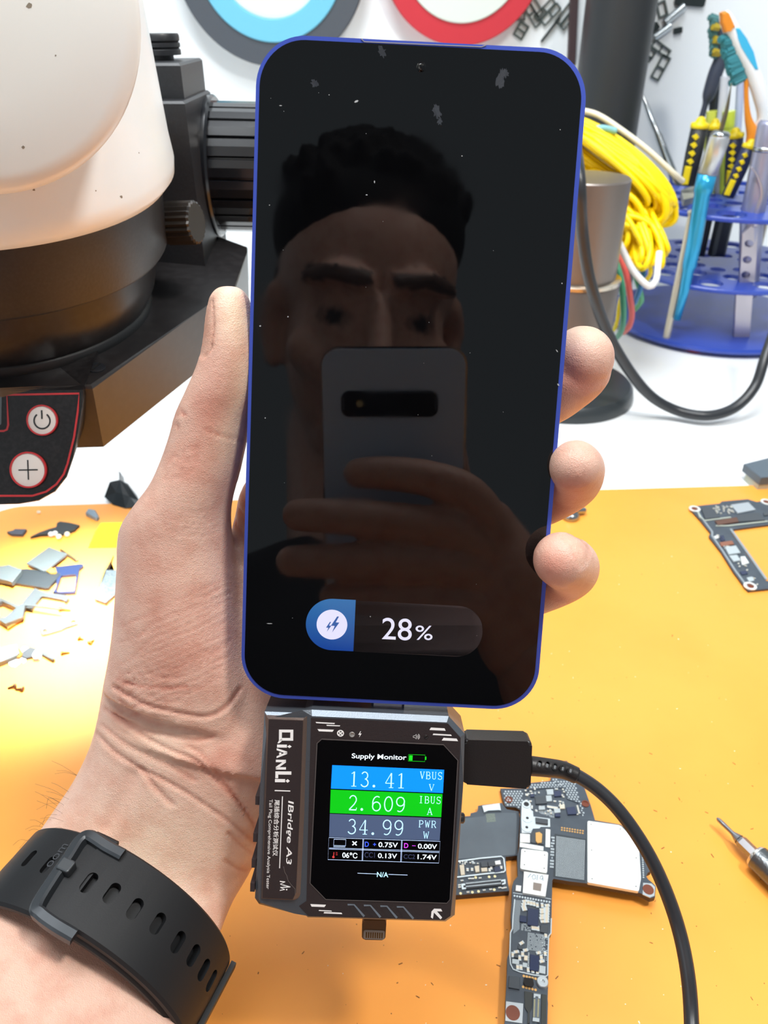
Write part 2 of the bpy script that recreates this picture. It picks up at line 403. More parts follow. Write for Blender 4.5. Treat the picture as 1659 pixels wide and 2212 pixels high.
# ------------------------------------------------------------------ on the wall
def disc(name, cx, cy, rpx, th, m, inner, label):
    a, b = WALL.uv(cx, cy); q = (WALL.uv(cx + rpx, cy)[0] - a)
    F = Fr(WALL.p(a, b), WALL.ex, WALL.ey, WALL.en)
    t = thing(name, label, 'tape roll', F.p(0, 0))
    k = q / rpx
    for (nm, r0, r1, t1, mm) in inner:
        bm = B(); lathe(bm, F, [(r1 * k, 0), (r1 * k, t1 - .001), (r1 * k - .001, t1), (r0 * k + .001, t1), (r0 * k, t1 - .001), (r0 * k, 0)], 96); obj(nm, bm, mm, t, True, 40)
disc('tape_roll', 587, -97, 207, .02, None, [('tape', 158, 207, .022, M('tape_black', '4a5058', .6)), ('liner', 116, 160, .024, M('liner_blue', '6fbfda', .5)), ('core', 78, 117, .020, M('core_cream', 'dfe3d6', .7))], 'round black tape roll with light blue inner ring hanging on the wall')
disc('tape_roll', 1000, -110, 178, .02, None, [('tape', 133, 178, .022, M('tape_red', 'c5303c', .5)), ('core', 85, 135, .024, M('core_pale', 'd9e2d8', .7))], 'round red tape roll with pale core hanging on the wall')
steel = M('steel', 'aeb4b8', .25, 1); dsteel = M('steel_dark', '3b4344', .4, .7); whitem = M('white_plastic', 'e8ecec', .35)
bits = [  # centre px, length px, width px, angle, cells, look
 (1148, 29, 56, 17, -52, 2, 0, 'first'), (1155, 12, 46, 15, -48, 1, 0, ''), (1176, 21, 50, 15, 44, 2, 0, ''), (1189, 31, 46, 16, 44, 2, 0, ''), (1188, 64, 56, 4, 52, 0, 1, ''),
 (1121, 37, 26, 13, 5, 1, 0, ''), (1125, 66, 30, 24, 60, 2, 0, ''), (1222, 26, 54, 15, 52, 1, 0, ''), (1224, 46, 34, 12, 52, 1, 0, ''),
 (1429, 20, 30, 20, -65, 1, 0, ''), (1455, 31, 46, 17, 40, 0, 2, ''), (1412, 60, 20, 15, 40, 0, 1, ''), (1429, 68, 38, 15, 35, 0, 2, ''), (1463, 66, 18, 12, 10, 0, 1, ''),
 (1427, 105, 44, 17, -30, 2, 0, ''), (1402, 113, 26, 18, -30, 1, 0, ''), (1426, 146, 48, 21, 66, 2, 0, ''), (1396, 126, 18, 12, -20, 1, 0, ''), (1490, -2, 66, 26, -4, 0, 1, '')]
names = ['leaning frame nearest the red tape roll', 'upper frame of the group right of the red tape roll', 'pale frame crossing the middle of the left group', 'darker frame below the crossing one, left of the black pole', 'thin dark bar hanging below the left group', 'small flat ring under the red tape roll', 'rounded two-window frame left of the thin dark bar', 'long frame touching the brown strip', 'small frame under the long one at the brown strip',
 'narrow frame at top right of the black pole', 'thick shiny rod pointing up to the right beside the black pole', 'small dark block below the shiny rod', 'shiny rod below the thick one right of the black pole', 'small dark blob right of the shiny rods', 'tilted two-window frame beside the black pole', 'small tilted frame touching the black pole edge', 'two-window frame hanging lowest right of the pole', 'tiny frame peeking out low beside the pole', 'dark bracket at the top edge above the toothbrushes']
for (x, y, L_, W_, an, cells, look, _), nm in zip(bits, names):
    a, b = WALL.uv(x, y); k = abs(WALL.uv(x + 1, y)[0] - a); an = math.radians(an)
    L_, W_ = L_ * k, W_ * k; F = Fr(WALL.p(a, b), WALL.ex * math.cos(an) + WALL.ey * math.sin(an), WALL.ey * math.cos(an) - WALL.ex * math.sin(an), WALL.en)
    bm = B()
    if cells:
        e = min(W_, L_) * .17
        cw = (L_ - e * (cells + 1)) / cells
        box(bm, F, 0, W_ / 2 - e / 2, 0, L_, e, .003); box(bm, F, 0, -W_ / 2 + e / 2, 0, L_, e, .003)
        for i in range(cells + 1): box(bm, F, -L_ / 2 + e / 2 + i * (cw + e), 0, 0, e, W_ - 2 * e, .003)
        o = obj('sim_tray', bm, M('frame_grey', '5d6866', .35, .5))
    elif look == 2:
        tube(bm, [F.p(-L_ / 2, 0, W_ / 2), F.p(L_ / 2, 0, W_ / 2)], W_ / 2, 16); o = obj('metal_rod', bm, steel, None, True, 40)
    else:
        prism(bm, F, rrect(0, 0, L_, W_, W_ * .2, 3), 0, .004, .0005); o = obj('metal_piece', bm, dsteel)
    tag(o, nm[0:1].upper() and 'grey metal ' + nm if look == 0 else ('' + nm + ' stuck on the wall'), 'metal part', 'metal scraps stuck to the wall')
    origin_to(o, F.p(0, 0))
# ------------------------------------------------------------------ black pole, post, cables
PX, PY, PR = .2265, .88, .0335
t = thing('pole', 'thick matte black pole standing against the wall behind the yellow cable', 'pole', (PX, PY, TZ))
F = Fr((PX, PY, TZ), (1, 0, 0), (0, 1, 0), (0, 0, 1)); pb = M('pole_black', '2b2e31', .45)
bm = B(); lathe(bm, F, [(0, .012), (PR, .012), (PR, .7), (PR - .002, .702), (0, .702)], 64); obj('shaft', bm, pb, t, True, 40)
bm = B(); lathe(bm, F, [(0, 0), (.037, 0), (.037, .01), (.035, .013), (0, .013)], 64); obj('foot', bm, pb, t, True, 40)
t = thing('round_stand', 'grey metal post on a round black base behind the middle finger', 'stand', (.155, .622, TZ))
F = Fr((.155, .622, TZ), (1, 0, 0), (0, 1, 0), (0, 0, 1))
bm = B(); lathe(bm, F, [(0, 0), (.0605, 0), (.061, .003), (.0595, .010), (.057, .0125), (.03, .014), (0, .014)], 72); obj('base', bm, M('stand_black', '34393c', .35), t, True, 40)
gm = M('stand_grey', '8b827c', .38, .75)
bm = B(); lathe(bm, F, [(0, .013), (.0345, .013), (.0345, .098), (.0335, .1), (0, .1)], 64); obj('lower_post', bm, gm, t, True, 40)
bm = B(); lathe(bm, F, [(.0335, .0985), (.035, .0995), (.035, .102), (.0335, .103), (.0, .103)], 64); obj('collar', bm, M('bright_ring', 'cfc4b4', .25, 1), t, True, 40)
bm = B(); lathe(bm, F, [(0, .102), (.0305, .102), (.0305, .1755), (.0295, .1765), (0, .1765)], 64); obj('upper_post', bm, gm, t, True, 40)
def cable(name, pts, r, m, label, cat, n=80, sides=10, group=None):
    bm = B(); tube(bm, [Vector(p) for p in spline(pts, n)], r, sides); o = obj(name, bm, m, None, True)
    tag(o, label, cat, group); origin_to(o, min((v.co.copy() for v in o.data.vertices), key=lambda v: v.z)); return o
cable('power_cable', [P(1235, 260, .53), P(1251, 380, .50), P(1258, 500, .52), P(1278, 620, .545), P(1320, 735, .58), P(1388, 838, .612), P(1450, 882, .624), P(1522, 898, .6185), P(1585, 882, .62), P(1630, 836, .62), P(1655, 765, .62), P(1700, 640, .63)], .0042, M('cord_black', '2c2f33', .35), 'thick black cord sagging from the grey post across the white table to the right', 'cord', 120)
# yellow coil hanging round the pole
rng = random.Random(3); bm = B()
def loop(cx, cy, ax, ay, rot, z, dz, n=44, wob=3.0):
    pts = []; ph = rng.random() * 6; r1, r2 = rng.random() * 6, rng.random() * 6
    for k in range(n):
        a = 2 * PI * k / n
        x = ax * math.cos(a) + wob * math.sin(3 * a + r1); y = ay * math.sin(a) + wob * math.cos(2 * a + r2)
        pts.append(P(cx + x * math.cos(rot) - y * math.sin(rot), cy + x * math.sin(rot) + y * math.cos(rot), z + dz * .6 * math.sin(a + ph * .12) - .012 * math.cos(a)))
    return pts
yel = M('yellow_wire', 'ffdf00', .4)
def ctube(bm, pts, r, n=7):
    N = len(pts); rings = []
    for i in range(N):
        t = (pts[(i + 1) % N] - pts[i - 1]).normalized(); u = t.cross(FW).normalized(); v = t.cross(u)
        rings.append([bm.verts.new(pts[i] + (u * math.cos(2 * PI * k / n) + v * math.sin(2 * PI * k / n)) * r) for k in range(n)])
    for i in range(N):
        A, Bq = rings[i], rings[(i + 1) % N]
        for k in range(n): bm.faces.new((A[k], A[(k + 1) % n], Bq[(k + 1) % n], Bq[k]))
for i in range(85):                # the big slanted bundle
    u = i / 84; k = rng.uniform(-1, 1)
    ctube(bm, loop(1290 + 14 * k, 372 + u * 34 - 34 + rng.uniform(-8, 8), 168 + rng.uniform(-18, 20), 14 + u * 58 + rng.uniform(-6, 12), .60 + rng.uniform(-.05, .05), .678 + rng.uniform(-.02, .02), .03, wob=rng.uniform(1, 5)), .0026)
for i in range(50):                # loops drooping under it
    ctube(bm, loop(1335 + rng.uniform(-34, 30), 478 + rng.uniform(-30, 32), 66 + rng.uniform(-22, 26), 26 + rng.uniform(-10, 18), .75 + rng.uniform(-.75, .6), .678 + rng.uniform(-.02, .025), .02, wob=rng.uniform(2, 9)), .0026)
for i in range(34):
    ctube(bm, loop(1398 + rng.uniform(-26, 16), 503 + rng.uniform(-25, 25), 50 + rng.uniform(-12, 10), 13 + rng.uniform(-5, 8), 1.25 + rng.uniform(-.35, .35), .665 + rng.uniform(-.015, .02), .015, wob=rng.uniform(1, 5)), .0026)
tube(bm, [Vector(p) for p in spline([P(1345, 440, .68), P(1375, 500, .68), P(1400, 560, .685), P(1405, 590, .69), P(1392, 610, .70)], 24)], .0021, 7)
tube(bm, [Vector(p) for p in spline([P(1310, 500, .69), P(1345, 600, .69), P(1338, 660, .70), P(1330, 705, .72), P(1312, 722, .745)], 24)], .0019, 7)
o = obj('yellow_cable', bm, yel, None, True); tag(o, 'tangled coil of thin yellow cable hanging in front of the black pole', 'cable'); origin_to(o, P(1330, 450, .70))
def wire(nm, pts, hexc, label, r=.0021):
    dz_ = .014 if 'hook' in label else .008 if 'coral' in label else 0
    cable(nm, [P(x, y, z - dz_) for x, y, z in pts], r, M('wire_' + hexc, hexc, .4), label, 'wire', 60, 8, 'loose wires under the yellow cable')
wire('wire', [(1240, 236, .70), (1290, 248, .69), (1345, 283, .685), (1400, 325, .685), (1450, 370, .69), (1475, 392, .70)], 'f3ead2', 'cream white wire running over the top of the yellow coil', .0026)
wire('wire', [(1298, 430, .632), (1316, 475, .632), (1340, 530, .632), (1365, 580, .632), (1390, 610, .632), (1405, 618, .634), (1417, 605, .637), (1421, 575, .64), (1424, 545, .643)], 'eef0f2', 'white wire hooking round below the yellow cable coil', .0027)
wire('wire', [(1286, 512, .645), (1305, 520, .645), (1332, 550, .66), (1352, 590, .668), (1361, 640, .68), (1365, 680, .70), (1359, 705, .72), (1347, 718, .745)], 'e0605c', 'coral red wire curving down beside the two green ones', .0027)
wire('wire', [(1282, 522, .638), (1300, 528, .636), (1325, 556, .640), (1340, 600, .64), (1346, 650, .65), (1346, 695, .672), (1338, 722, .70), (1323, 737, .74)], '3f9a78', 'green wire curving down just left of the red one', .0027)
wire('wire', [(1368, 490, .675), (1372, 540, .67), (1372, 590, .67), (1382, 625, .675), (1385, 650, .69), (1372, 668, .71)], '52a877', 'green wire hanging right of the red one', .0024)
wire('wire', [(1378, 505, .68), (1386, 545, .675), (1390, 580, .675), (1384, 620, .68), (1370, 655, .70)], '2f78b4', 'blue wire hanging behind the white hooked wire', .0024)
wire('wire', [(1250, 300, .672), (1275, 284, .668), (1300, 277, .668), (1330, 283, .672)], '8fc8cf', 'short pale blue wire lying on the yellow coil', .0028)
# ------------------------------------------------------------------ the held phone
ex = C3(75.70, -3.86, -.003) - CAM; ey = C3(8.068, 156.18, -21.97) - CAM
en_ = ex.cross(ey); po = C3(.00503, .02897, .18602)
if en_.dot(CAM - po) < 0: en_ = -en_
PH = Fr(po, ex, ey - ex.normalized() * ey.dot(ex.normalized()), en_)
PWD, PHT = .0758, .1579
blue = M('blue_aluminium', '2a3a9c', .32, .55); blue.node_tree.nodes['Principled BSDF'].inputs['Base Color'].default_value = (.06, .10, .50, 1)
glass = M('screen_glass', '040405', .035, 0, .5)
phone = thing('smartphone', 'blue-framed black-screened phone held upright in the hand', 'phone', PH.p(0, -PHT / 2, -.004))
bm = B(); prism(bm, PH, rrect(0, 0, PWD, PHT, .0112, 14), -.0078, 0, .0011, 3, True); obj('frame', bm, blue, phone, True, 50)
bm = B(); prism(bm, PH, rrect(-.0001, 0, PWD - .0019, PHT - .0019, .0103, 14), -.001, .00012, .00012, 1); scrn = obj('screen', bm, glass, phone, False)
bm = B(); prism(bm, PH, rrect(0, 0, PWD - .002, PHT - .002, .0103, 14), -.0084, -.0075, .0004, 2); obj('back_panel', bm, M('back_blue', '27346f', .3), phone)
# black glass reacts a little to finger grease
nt = glass.node_tree; b0 = nt.nodes['Principled BSDF']; tcn = [n for n in nt.nodes if n.type == 'TEX_COORD'][0]
ns = nt.nodes.new('ShaderNodeTexNoise'); ns.inputs['Scale'].default_value = 55; ns.inputs['Detail'].default_value = 5; nt.links.new(tcn.outputs['Object'], ns.inputs['Vector'])
rp = nt.nodes.new('ShaderNodeMapRange'); rp.inputs['From Min'].default_value = .5; rp.inputs['From Max'].default_value = .8; rp.inputs['To Min'].default_value = .02; rp.inputs['To Max'].default_value = .10
nt.links.new(ns.outputs['Fac'], rp.inputs['Value']); nt.links.new(rp.outputs[0], b0.inputs['Roughness'])
e_ = M('earpiece_grey', '9a928c', .4, .6)
bm = B(); stroke(bm, PH, pp(PH, [(780, 84), (787, 91), (900, 96), (1040, 102), (1050, 98)]), .00018, .0001, .00022); obj('earpiece_slot', bm, e_, phone)
ch = PH.uv(910, 145); F = Fr(PH.p(*ch), PH.ex, PH.ey, PH.en)
bm = B(); lathe(bm, F, [(.0011, .0001), (.0011, .00018), (0, .00018)], 32); hole = obj('camera_hole', bm, M('lens_black', '020203', .03), phone, True)
bm = B(); lathe(bm, F, [(.00062, .00018), (.00062, .00024), (.0005, .00024), (.0005, .00018)], 32, True, .6, 4.6); obj('lens_ring', bm, M('ring_grey', '4a4640', .3, .5), hole)
bm = B()
for (x, y), d in (((553, 190), 1), ((521, 1403), 1), ((1262, 225), -1), ((1158, 1440), -1)):
    a, b = PH.uv(x, y, -.003); a = -PWD / 2 if d > 0 else PWD / 2; box(bm, PH, a, b, -.0070, .0001, .0011, -.0008)
for (x, y) in ((820, 80), (1100, 95), (625, 1510), (1060, 1533)):
    a, b = PH.uv(x, y, 0); b = PHT / 2 if y < 500 else -PHT / 2; box(bm, PH, a, b, -.0070, .0012, .0001, -.0008)
obj('antenna_band', bm, M('band_blue', '3b4ba8', .5), phone)
# what the screen shows
def emat(n, c, e): return M(n, c, .25, emit=e)
SC = .00014
def grad(name, c0, c1, e, fr, b0_, b1_):
    m = M(name, c0, .1); nt = m.node_tree; b = nt.nodes['Principled BSDF']; tc = [n for n in nt.nodes if n.type == 'TEX_COORD'][0]
    dp = nt.nodes.new('ShaderNodeVectorMath'); dp.operation = 'DOT_PRODUCT'; dp.inputs[1].default_value = fr.ey; nt.links.new(tc.outputs['Object'], dp.inputs[0])
    r = nt.nodes.new('ShaderNodeMapRange'); o_ = fr.o.dot(fr.ey); r.inputs['From Min'].default_value = o_ + b0_; r.inputs['From Max'].default_value = o_ + b1_; nt.links.new(dp.outputs['Value'], r.inputs['Value'])
    mx = nt.nodes.new('ShaderNodeMix'); mx.data_type = 'RGBA'; mx.inputs['A'].default_value = lin(c0); mx.inputs['B'].default_value = lin(c1); nt.links.new(r.outputs[0], mx.inputs['Factor'])
    b.inputs['Base Color'].default_value = (0, 0, 0, 1); nt.links.new(mx.outputs['Result'], b.inputs['Emission Color']); b.inputs['Emission Strength'].default_value = e
    return m
y0, y1 = PH.uv(715, 1405)[1], PH.uv(715, 1294)[1]
cx, cy = PH.uv(718, 1349); rD = (y1 - y0) / 2; xr = PH.uv(766, 1349)[0]
dsh = [(cx + rD * math.cos(a), cy + rD * math.sin(a)) for a in [math.radians(90 + 180 * k / 40) for k in range(41)]]
bm = B(); prism(bm, PH, dsh + [(xr, cy - rD), (xr, cy + rD)], SC - 2e-5, SC); disp = obj('battery_badge', bm, grad('badge_blue', '1c49a5', '3c7fc0', .78, PH, y0, y1), phone)
bm = B(); prism(bm, PH, circ(cx - .0001, cy, rD * .58, 48), SC, SC + 2e-5); obj('badge_disc', bm, emat('badge_pale', 'b2b1c8', .72), disp)
bolt = lambda x, y, s: [(x + s * a, y + s * b) for a, b in ((.2, 1), (-.5, -.18), (-.04, -.18), (-.32, -1), (.5, .26), (.06, .26), (.42, 1))]
ux, uy = cx, cy
bm = B(); prism(bm, PH, bolt(cx + .0007, cy + .0001, .0021), SC + 2e-5, SC + 4e-5); prism(bm, PH, bolt(cx - .0009, cy - .0006, .0013), SC + 2e-5, SC + 4e-5); obj('bolt_symbol', bm, emat('bolt_blue', '2c4a80', .7), disp)
px0, px1 = PH.uv(1043, 1355)[0], cx
bm = B(); prism(bm, PH, rrect((cx + px0) / 2, cy - .0001, px0 - cx + rD * 0, rD * 1.98, rD * .95, 10), SC - 4e-5, SC - 2e-5); obj('battery_pill', bm, emat('pill_grey', '2a2526', .28), phone)
tx = emat('screen_text', 'b9b8cc', .62)
text('charge_reading', '28', PH, SC + 1e-5, (825, 1381), (889, 1384), (826, 1334), tx, phone, .002)
text('percent_sign', '%', PH, SC + 1e-5, (897, 1382), (934, 1383), (898, 1351), tx, phone, .002)
sm = M('smudge', '3a3d45', .5, alpha=.35); spk = M('speck', '9c9c9c', .6)
rng = random.Random(11)
def blob(x, y, rx, ry, rot=0, n=26, jag=.35):
    out = []
    for k in range(n):
        a = 2 * PI * k / n; r = 1 + rng.uniform(-jag, jag); u, v = rx * r * math.cos(a), ry * r * math.sin(a)
        out.append((x + u * math.cos(rot) - v * math.sin(rot), y + u * math.sin(rot) + v * math.cos(rot)))
    return out
flat('smudge', [blob(680, 180, 8, 8), blob(1082, 170, 9, 20, .1), blob(1091, 158, 7, 10), blob(943, 240, 8, 16, -.3), blob(950, 262, 5, 7), blob(825, 112, 8, 12, -.2)], PH, SC, sm, phone)
spx = [blob(770, 219, 4, 2, -.4), blob(606, 228, 3, .8), blob(711, 205, 1, 1), blob(1210, 280, 1, 1), blob(998, 337, 1.4, 1), blob(792, 421, 2, 1), blob(809, 393, 1, 3), blob(582, 443, 1, 1), blob(622, 684, 1.4, 1.4), blob(573, 903, 1.2, 1.2), blob(1206, 831, 1.5, 3, -.5), blob(1214, 612, 1.4, 1.2), blob(800, 1332, 1, 1), blob(583, 1347, 6, .8), blob(562, 704, 2, 1.4), blob(1203, 758, 3, 1, .9)]
for k in range(18): spx.append(blob(rng.uniform(560, 1190), rng.uniform(130, 1480), .6, .6, 0, 6))
flat('dust_speck', spx, PH, SC, spk, phone)['kind'] = 'stuff'
# ------------------------------------------------------------------ tester plugged into the phone
TF = PH.up(.0028)                 # front face of the tester
dk = M('tester_dark', '2a2223', .48, .15, bump=.12, bscale=2600); edg = M('tester_metal', '62686f', .38, .7, bump=.1, bscale=2600); prt = M('print_white', 'e6e2df', .5)
tst = thing('usb_tester', 'dark angular supply tester with lit colour screen plugged under the phone', 'tester', TF.p(0, -.12, -.006))
sil = pp(TF, [(570, 1541), (655, 1544), (672, 1537), (970, 1551), (1005, 1589), (1001, 1690), (983, 1983), (963, 1997), (664, 1988), (641, 1965), (558, 1959), (549, 1946), (555, 1860), (562, 1700)])
bm = B(); prism(bm, TF, sil, -.0125, 0, .0012, 1); bodyT = obj('body', bm, edg, tst)
def inset(pts, d):
    out = []; N = len(pts); ar = sum(pts[i][0] * pts[(i + 1) % N][1] - pts[(i + 1) % N][0] * pts[i][1] for i in range(N)); s = 1 if ar > 0 else -1
    for i in range(N):
        p, a, b = Vector(pts[i]), Vector(pts[i - 1]), Vector(pts[(i + 1) % N])
        n1 = Vector((-(p - a).y, (p - a).x)).normalized() * s; n2 = Vector((-(b - p).y, (b - p).x)).normalized() * s
        m = (n1 + n2); m /= max(m.dot(n1), .3); out.append(tuple(p + m * d))
    return out
mainp = pp(TF, [(672, 1550), (968, 1563), (995, 1594), (990, 1720), (973, 1978), (960, 1987), (667, 1979), (646, 1957), (662, 1946), (668, 1700)])
bm = B(); prism(bm, TF, mainp, -.0004, .0001, 0); obj('face_plate', bm, dk, tst)
lf0 = pp(TF, [(571, 1545), (657, 1547), (673, 1539), (673, 1552), (668, 1760), (659, 1940), (640, 1952), (560, 1947), (566, 1700)])
lf1 = pp(TF.up(.0008), [(580, 1553), (655, 1556), (655.5, 1560), (654, 1600), (648, 1760), (640, 1928), (633, 1943), (566, 1940), (571, 1780)])
bm = B(); prism(bm, TF, lf0, -.001, .0008, 0, top=lf1); side = obj('label_block', bm, M('tester_mat_reflection', '5a4a42', .42, .35, bump=.1, bscale=2600), tst)  # brown slope: the orange mat's reflection put into the colour
bm = B(); prism(bm, TF, inset(lf1, .00012), .0008, .00086, .0); obj('label_panel', bm, dk, side)
bm = B()                          # ribs on the left flank
for y in (1716, 1795, 1850, 1901):
    a, b = TF.uv(561 - (y - 1716) * .06, y, -.004); box(bm, TF, a, b, -.011, .0012, .0024, -.0008)
obj('grip_rib', bm, M('rib_dark', '2a2224', .5), tst)
bm = B(); scp = pp(TF, [(695, 1596), (958, 1608), (989, 1642), (972, 1942), (965, 1950), (704, 1942), (670, 1907), (685, 1605)])
prism(bm, TF, scp, -.0005, .00022, .0001, 1); tsc = obj('screen', bm, M('tester_glass', '060506', .08), tst)
bm = B(); stroke(bm, TF, scp, .00022, .00015, .00024, True); obj('screen_rim', bm, M('rim_grey', '6b6462', .4, .5), tst)
T2 = .00026
D = lambda *p: [(690 + x / 5.352, 1600 + y / 5.352) for x, y in p]
flat('voltage_bar', [D((148, 283), (1442, 337), (1428, 606), (133, 553))], TF, T2, emat('bar_blue', '0a76f2', .95), tsc)
flat('current_bar', [D((131, 566), (1423, 618), (1408, 884), (121, 836))], TF, T2, emat('bar_green', '0aa012', .90), tsc)
flat('power_bar', [D((120, 845), (1406, 897), (1390, 1155), (112, 1112))], TF, T2, emat('bar_slate', '3e4a63', .85), tsc)
lt = emat('lit_pale', 'a9dcf8', .95); wt = emat('lit_white', 'dcebf5', .95)
T3 = T2 + 3e-5
# seriffed figures drawn stroke by stroke in a 10 x 16 cell
arc = lambda cx, cy, rx, ry, a0, a1, n=16: [(cx + rx * math.cos(math.radians(a0 + (a1 - a0) * k / n)), cy + ry * math.sin(math.radians(a0 + (a1 - a0) * k / n))) for k in range(n + 1)]
DG = {
 '1': [([(5, .4), (5, 15.6)], 1.5), ([(2.2, .3), (7.8, .3)], .6), ([(2.2, 13.4), (5, 15.4)], .7)],
 '2': [(arc(5, 11.4, 3.7, 4.3, 165, -25), 1.1), ([(8.3, 9.6), (6.6, 6.6), (1.4, .9)], 1.1), ([(1.2, .6), (8.9, .6)], 1.3), ([(8.9, .4), (9.3, 3)], .6)],
 '3': [(arc(4.6, 12, 3.3, 3.7, 155, -75), 1.1), (arc(4.6, 4.4, 4.0, 4.1, 85, -155), 1.2)],
 '4': [([(6.6, 15.6), (.9, 5.0)], .7), ([(.8, 4.8), (9.6, 4.8)], .7), ([(6.7, 15.4), (6.7, .4)], 1.4), ([(4.4, .3), (9, .3)], .6)],
 '6': [(arc(5.6, 8.2, 4.5, 7.5, 62, 200), 1.1), (arc(5, 5, 3.9, 4.7, 0, 360, 28), 1.2)],
 '9': [(arc(4.4, 7.8, 4.5, 7.5, -118, 20), 1.1), (arc(5, 11, 3.9, 4.7, 0, 360, 28), 1.2)],
 '0': [(arc(5, 8, 3.9, 7.7, 0, 360, 36), 1.2)],
 '.': [(arc(3.2, 1.3, .75, .75, 0, 360, 12), 1.5)],
 'V': [([(1.5, 15.5), (5, .5)], 1.5), ([(8.8, 15.5), (5, .5)], .8), ([(.3, 15.6), (3.4, 15.6)], .7), ([(7.2, 15.6), (9.9, 15.6)], .7)],
 'B': [([(2, .4), (2, 15.6)], 1.5), ([(.6, 15.6), (5, 15.6)], .7), ([(.6, .4), (5.4, .4)], .7), ([(2, 8.2), (5.4, 8.2)], .7), (arc(5, 11.9, 3.2, 3.7, 90, -90), 1.1), (arc(5.3, 4.3, 3.8, 3.9, 90, -90), 1.2)],
 'U': [([(2, 15.6), (2, 4.5)], 1.4), (arc(5, 4.5, 3, 4.1, 180, 360), 1.0), ([(8, 4.5), (8, 15.6)], .8), ([(.6, 15.6), (3.6, 15.6)], .7), ([(6.8, 15.6), (9.5, 15.6)], .7)],
 'S': [(arc(5, 11.8, 3.3, 3.8, 30, 250), 1.0), ([(3.6, 8.6), (6.6, 7.0)], 1.4), (arc(5, 4.2, 3.6, 3.9, 70, -150), 1.0), ([(8.4, 15.8), (8.4, 12.4)], .6), ([(1.4, 3.8), (1.4, .2)], .6)],
 'I': [([(5, .4), (5, 15.6)], 1.5), ([(2.5, 15.6), (7.5, 15.6)], .7), ([(2.5, .4), (7.5, .4)], .7)],
 'A': [([(5, 15.8), (1.5, .5)], .8), ([(5, 15.8), (8.5, .5)], 1.5), ([(2.6, 5.2), (7.2, 5.2)], .7), ([(.3, .3), (3, .3)], .7), ([(7, .3), (9.9, .3)], .7)],
 'P': [([(2, .4), (2, 15.6)], 1.5), ([(.6, 15.6), (5, 15.6)], .7), ([(2, 7.4), (5, 7.4)], .7), (arc(4.9, 11.5, 3.6, 4.1, 90, -90), 1.2), ([(.6, .4), (4, .4)], .7)],
 'W': [([(1, 15.5), (2.9, .5)], 1.3), ([(2.9, .5), (5, 13)], .8), ([(5, 13), (7, .5)], 1.3), ([(7, .5), (9.2, 15.5)], .8), ([(0, 15.6), (2.3, 15.6)], .6), ([(8, 15.6), (10, 15.6)], .6)],
 'R': [([(2, .4), (2, 15.6)], 1.5), ([(.6, 15.6), (5, 15.6)], .7), ([(2, 7.8), (5, 7.8)], .7), (arc(4.9, 11.7, 3.4, 3.9, 90, -90), 1.1), ([(5, 7.6), (8.9, .5)], 1.4), ([(.6, .4), (3.6, .4)], .7), ([(8, .4), (9.8, .4)], .7)]}
def figures(name, s, fr, c, bl, br, tl, m, parent, sw=1.0, pitch=12.0):
    bl, br, tl = (Vector(fr.uv(*q, c)) for q in (bl, br, tl)); n = len(s); W = pitch * (n - 1) + 10
    ux, uy = (br - bl) / W, (tl - bl) / 16; bm = B(); k = 0
    for i, chh in enumerate(s):
        if chh == ' ': continue
        for pts, wd in DG[chh]:
            q = [bl + ux * (i * pitch + x) + uy * y for x, y in pts]; k += 1
            stroke(bm, fr, q, wd * sw * uy.length, c - 3e-5 + k * 2e-7, c + k * 2e-7)
    return obj(name, bm, m, parent)
d1 = lambda x, y: D((x, y))[0]
figures('voltage_reading', '13.', TF, T3, d1(345, 528), d1(700, 543), d1(352, 352), lt, tsc, .85); figures('voltage_reading', '41', TF, T3, d1(752, 545), d1(1000, 553), d1(758, 368), lt, tsc, .85)
figures('voltage_label', 'VBUS', TF, T3, d1(1160, 442), d1(1422, 452), d1(1162, 356), lt, tsc); figures('voltage_unit', 'V', TF, T3, d1(1262, 580), d1(1328, 583), d1(1264, 502), lt, tsc)
figures('current_reading', '2.', TF, T3, d1(330, 804), d1(560, 812), d1(338, 630), lt, tsc, .85); figures('current_reading', '609', TF, T3, d1(600, 812), d1(990, 826), d1(606, 640), lt, tsc, .85)
figures('current_label', 'IBUS', TF, T3, d1(1145, 722), d1(1405, 732), d1(1148, 640), lt, tsc); figures('current_unit', 'A', TF, T3, d1(1240, 855), d1(1308, 858), d1(1242, 775), lt, tsc)
figures('power_reading', '34.', TF, T3, d1(320, 1078), d1(690, 1092), d1(328, 905), lt, tsc, .85); figures('power_reading', '99', TF, T3, d1(722, 1088), d1(970, 1098), d1(728, 914), lt, tsc, .85)
figures('power_label', 'PWR', TF, T3, d1(1145, 1002), d1(1350, 1010), d1(1148, 920), lt, tsc); figures('power_unit', 'W', TF, T3, d1(1198, 1132), d1(1266, 1135), d1(1200, 1050), lt, tsc)
text('screen_title', 'Supply Monitor', TF, T3, d1(372, 220), d1(1003, 240), d1(376, 146), wt, tsc, .01)
g_ = emat('lit_green', '18b41c', .95)
bm = B(); stroke(bm, TF, pp(TF, D((1030, 160), (1222, 167), (1218, 242), (1026, 236)), T3), .00007, T3 - 3e-5, T3, True); prism(bm, TF, pp(TF, D((1038, 170), (1078, 172), (1075, 230), (1034, 228)), T3), T3 - 3e-5, T3); prism(bm, TF, pp(TF, D((1224, 184), (1237, 185), (1235, 222), (1221, 222)), T3), T3 - 3e-5, T3); obj('battery_symbol', bm, g_, tsc)
bm = B(); lw = .00007
for q in ([(110, 1121), (1396, 1165), (1380, 1416), (98, 1375)],): stroke(bm, TF, pp(TF, D(*q), T3), lw, T3 - 3e-5, T3, True)
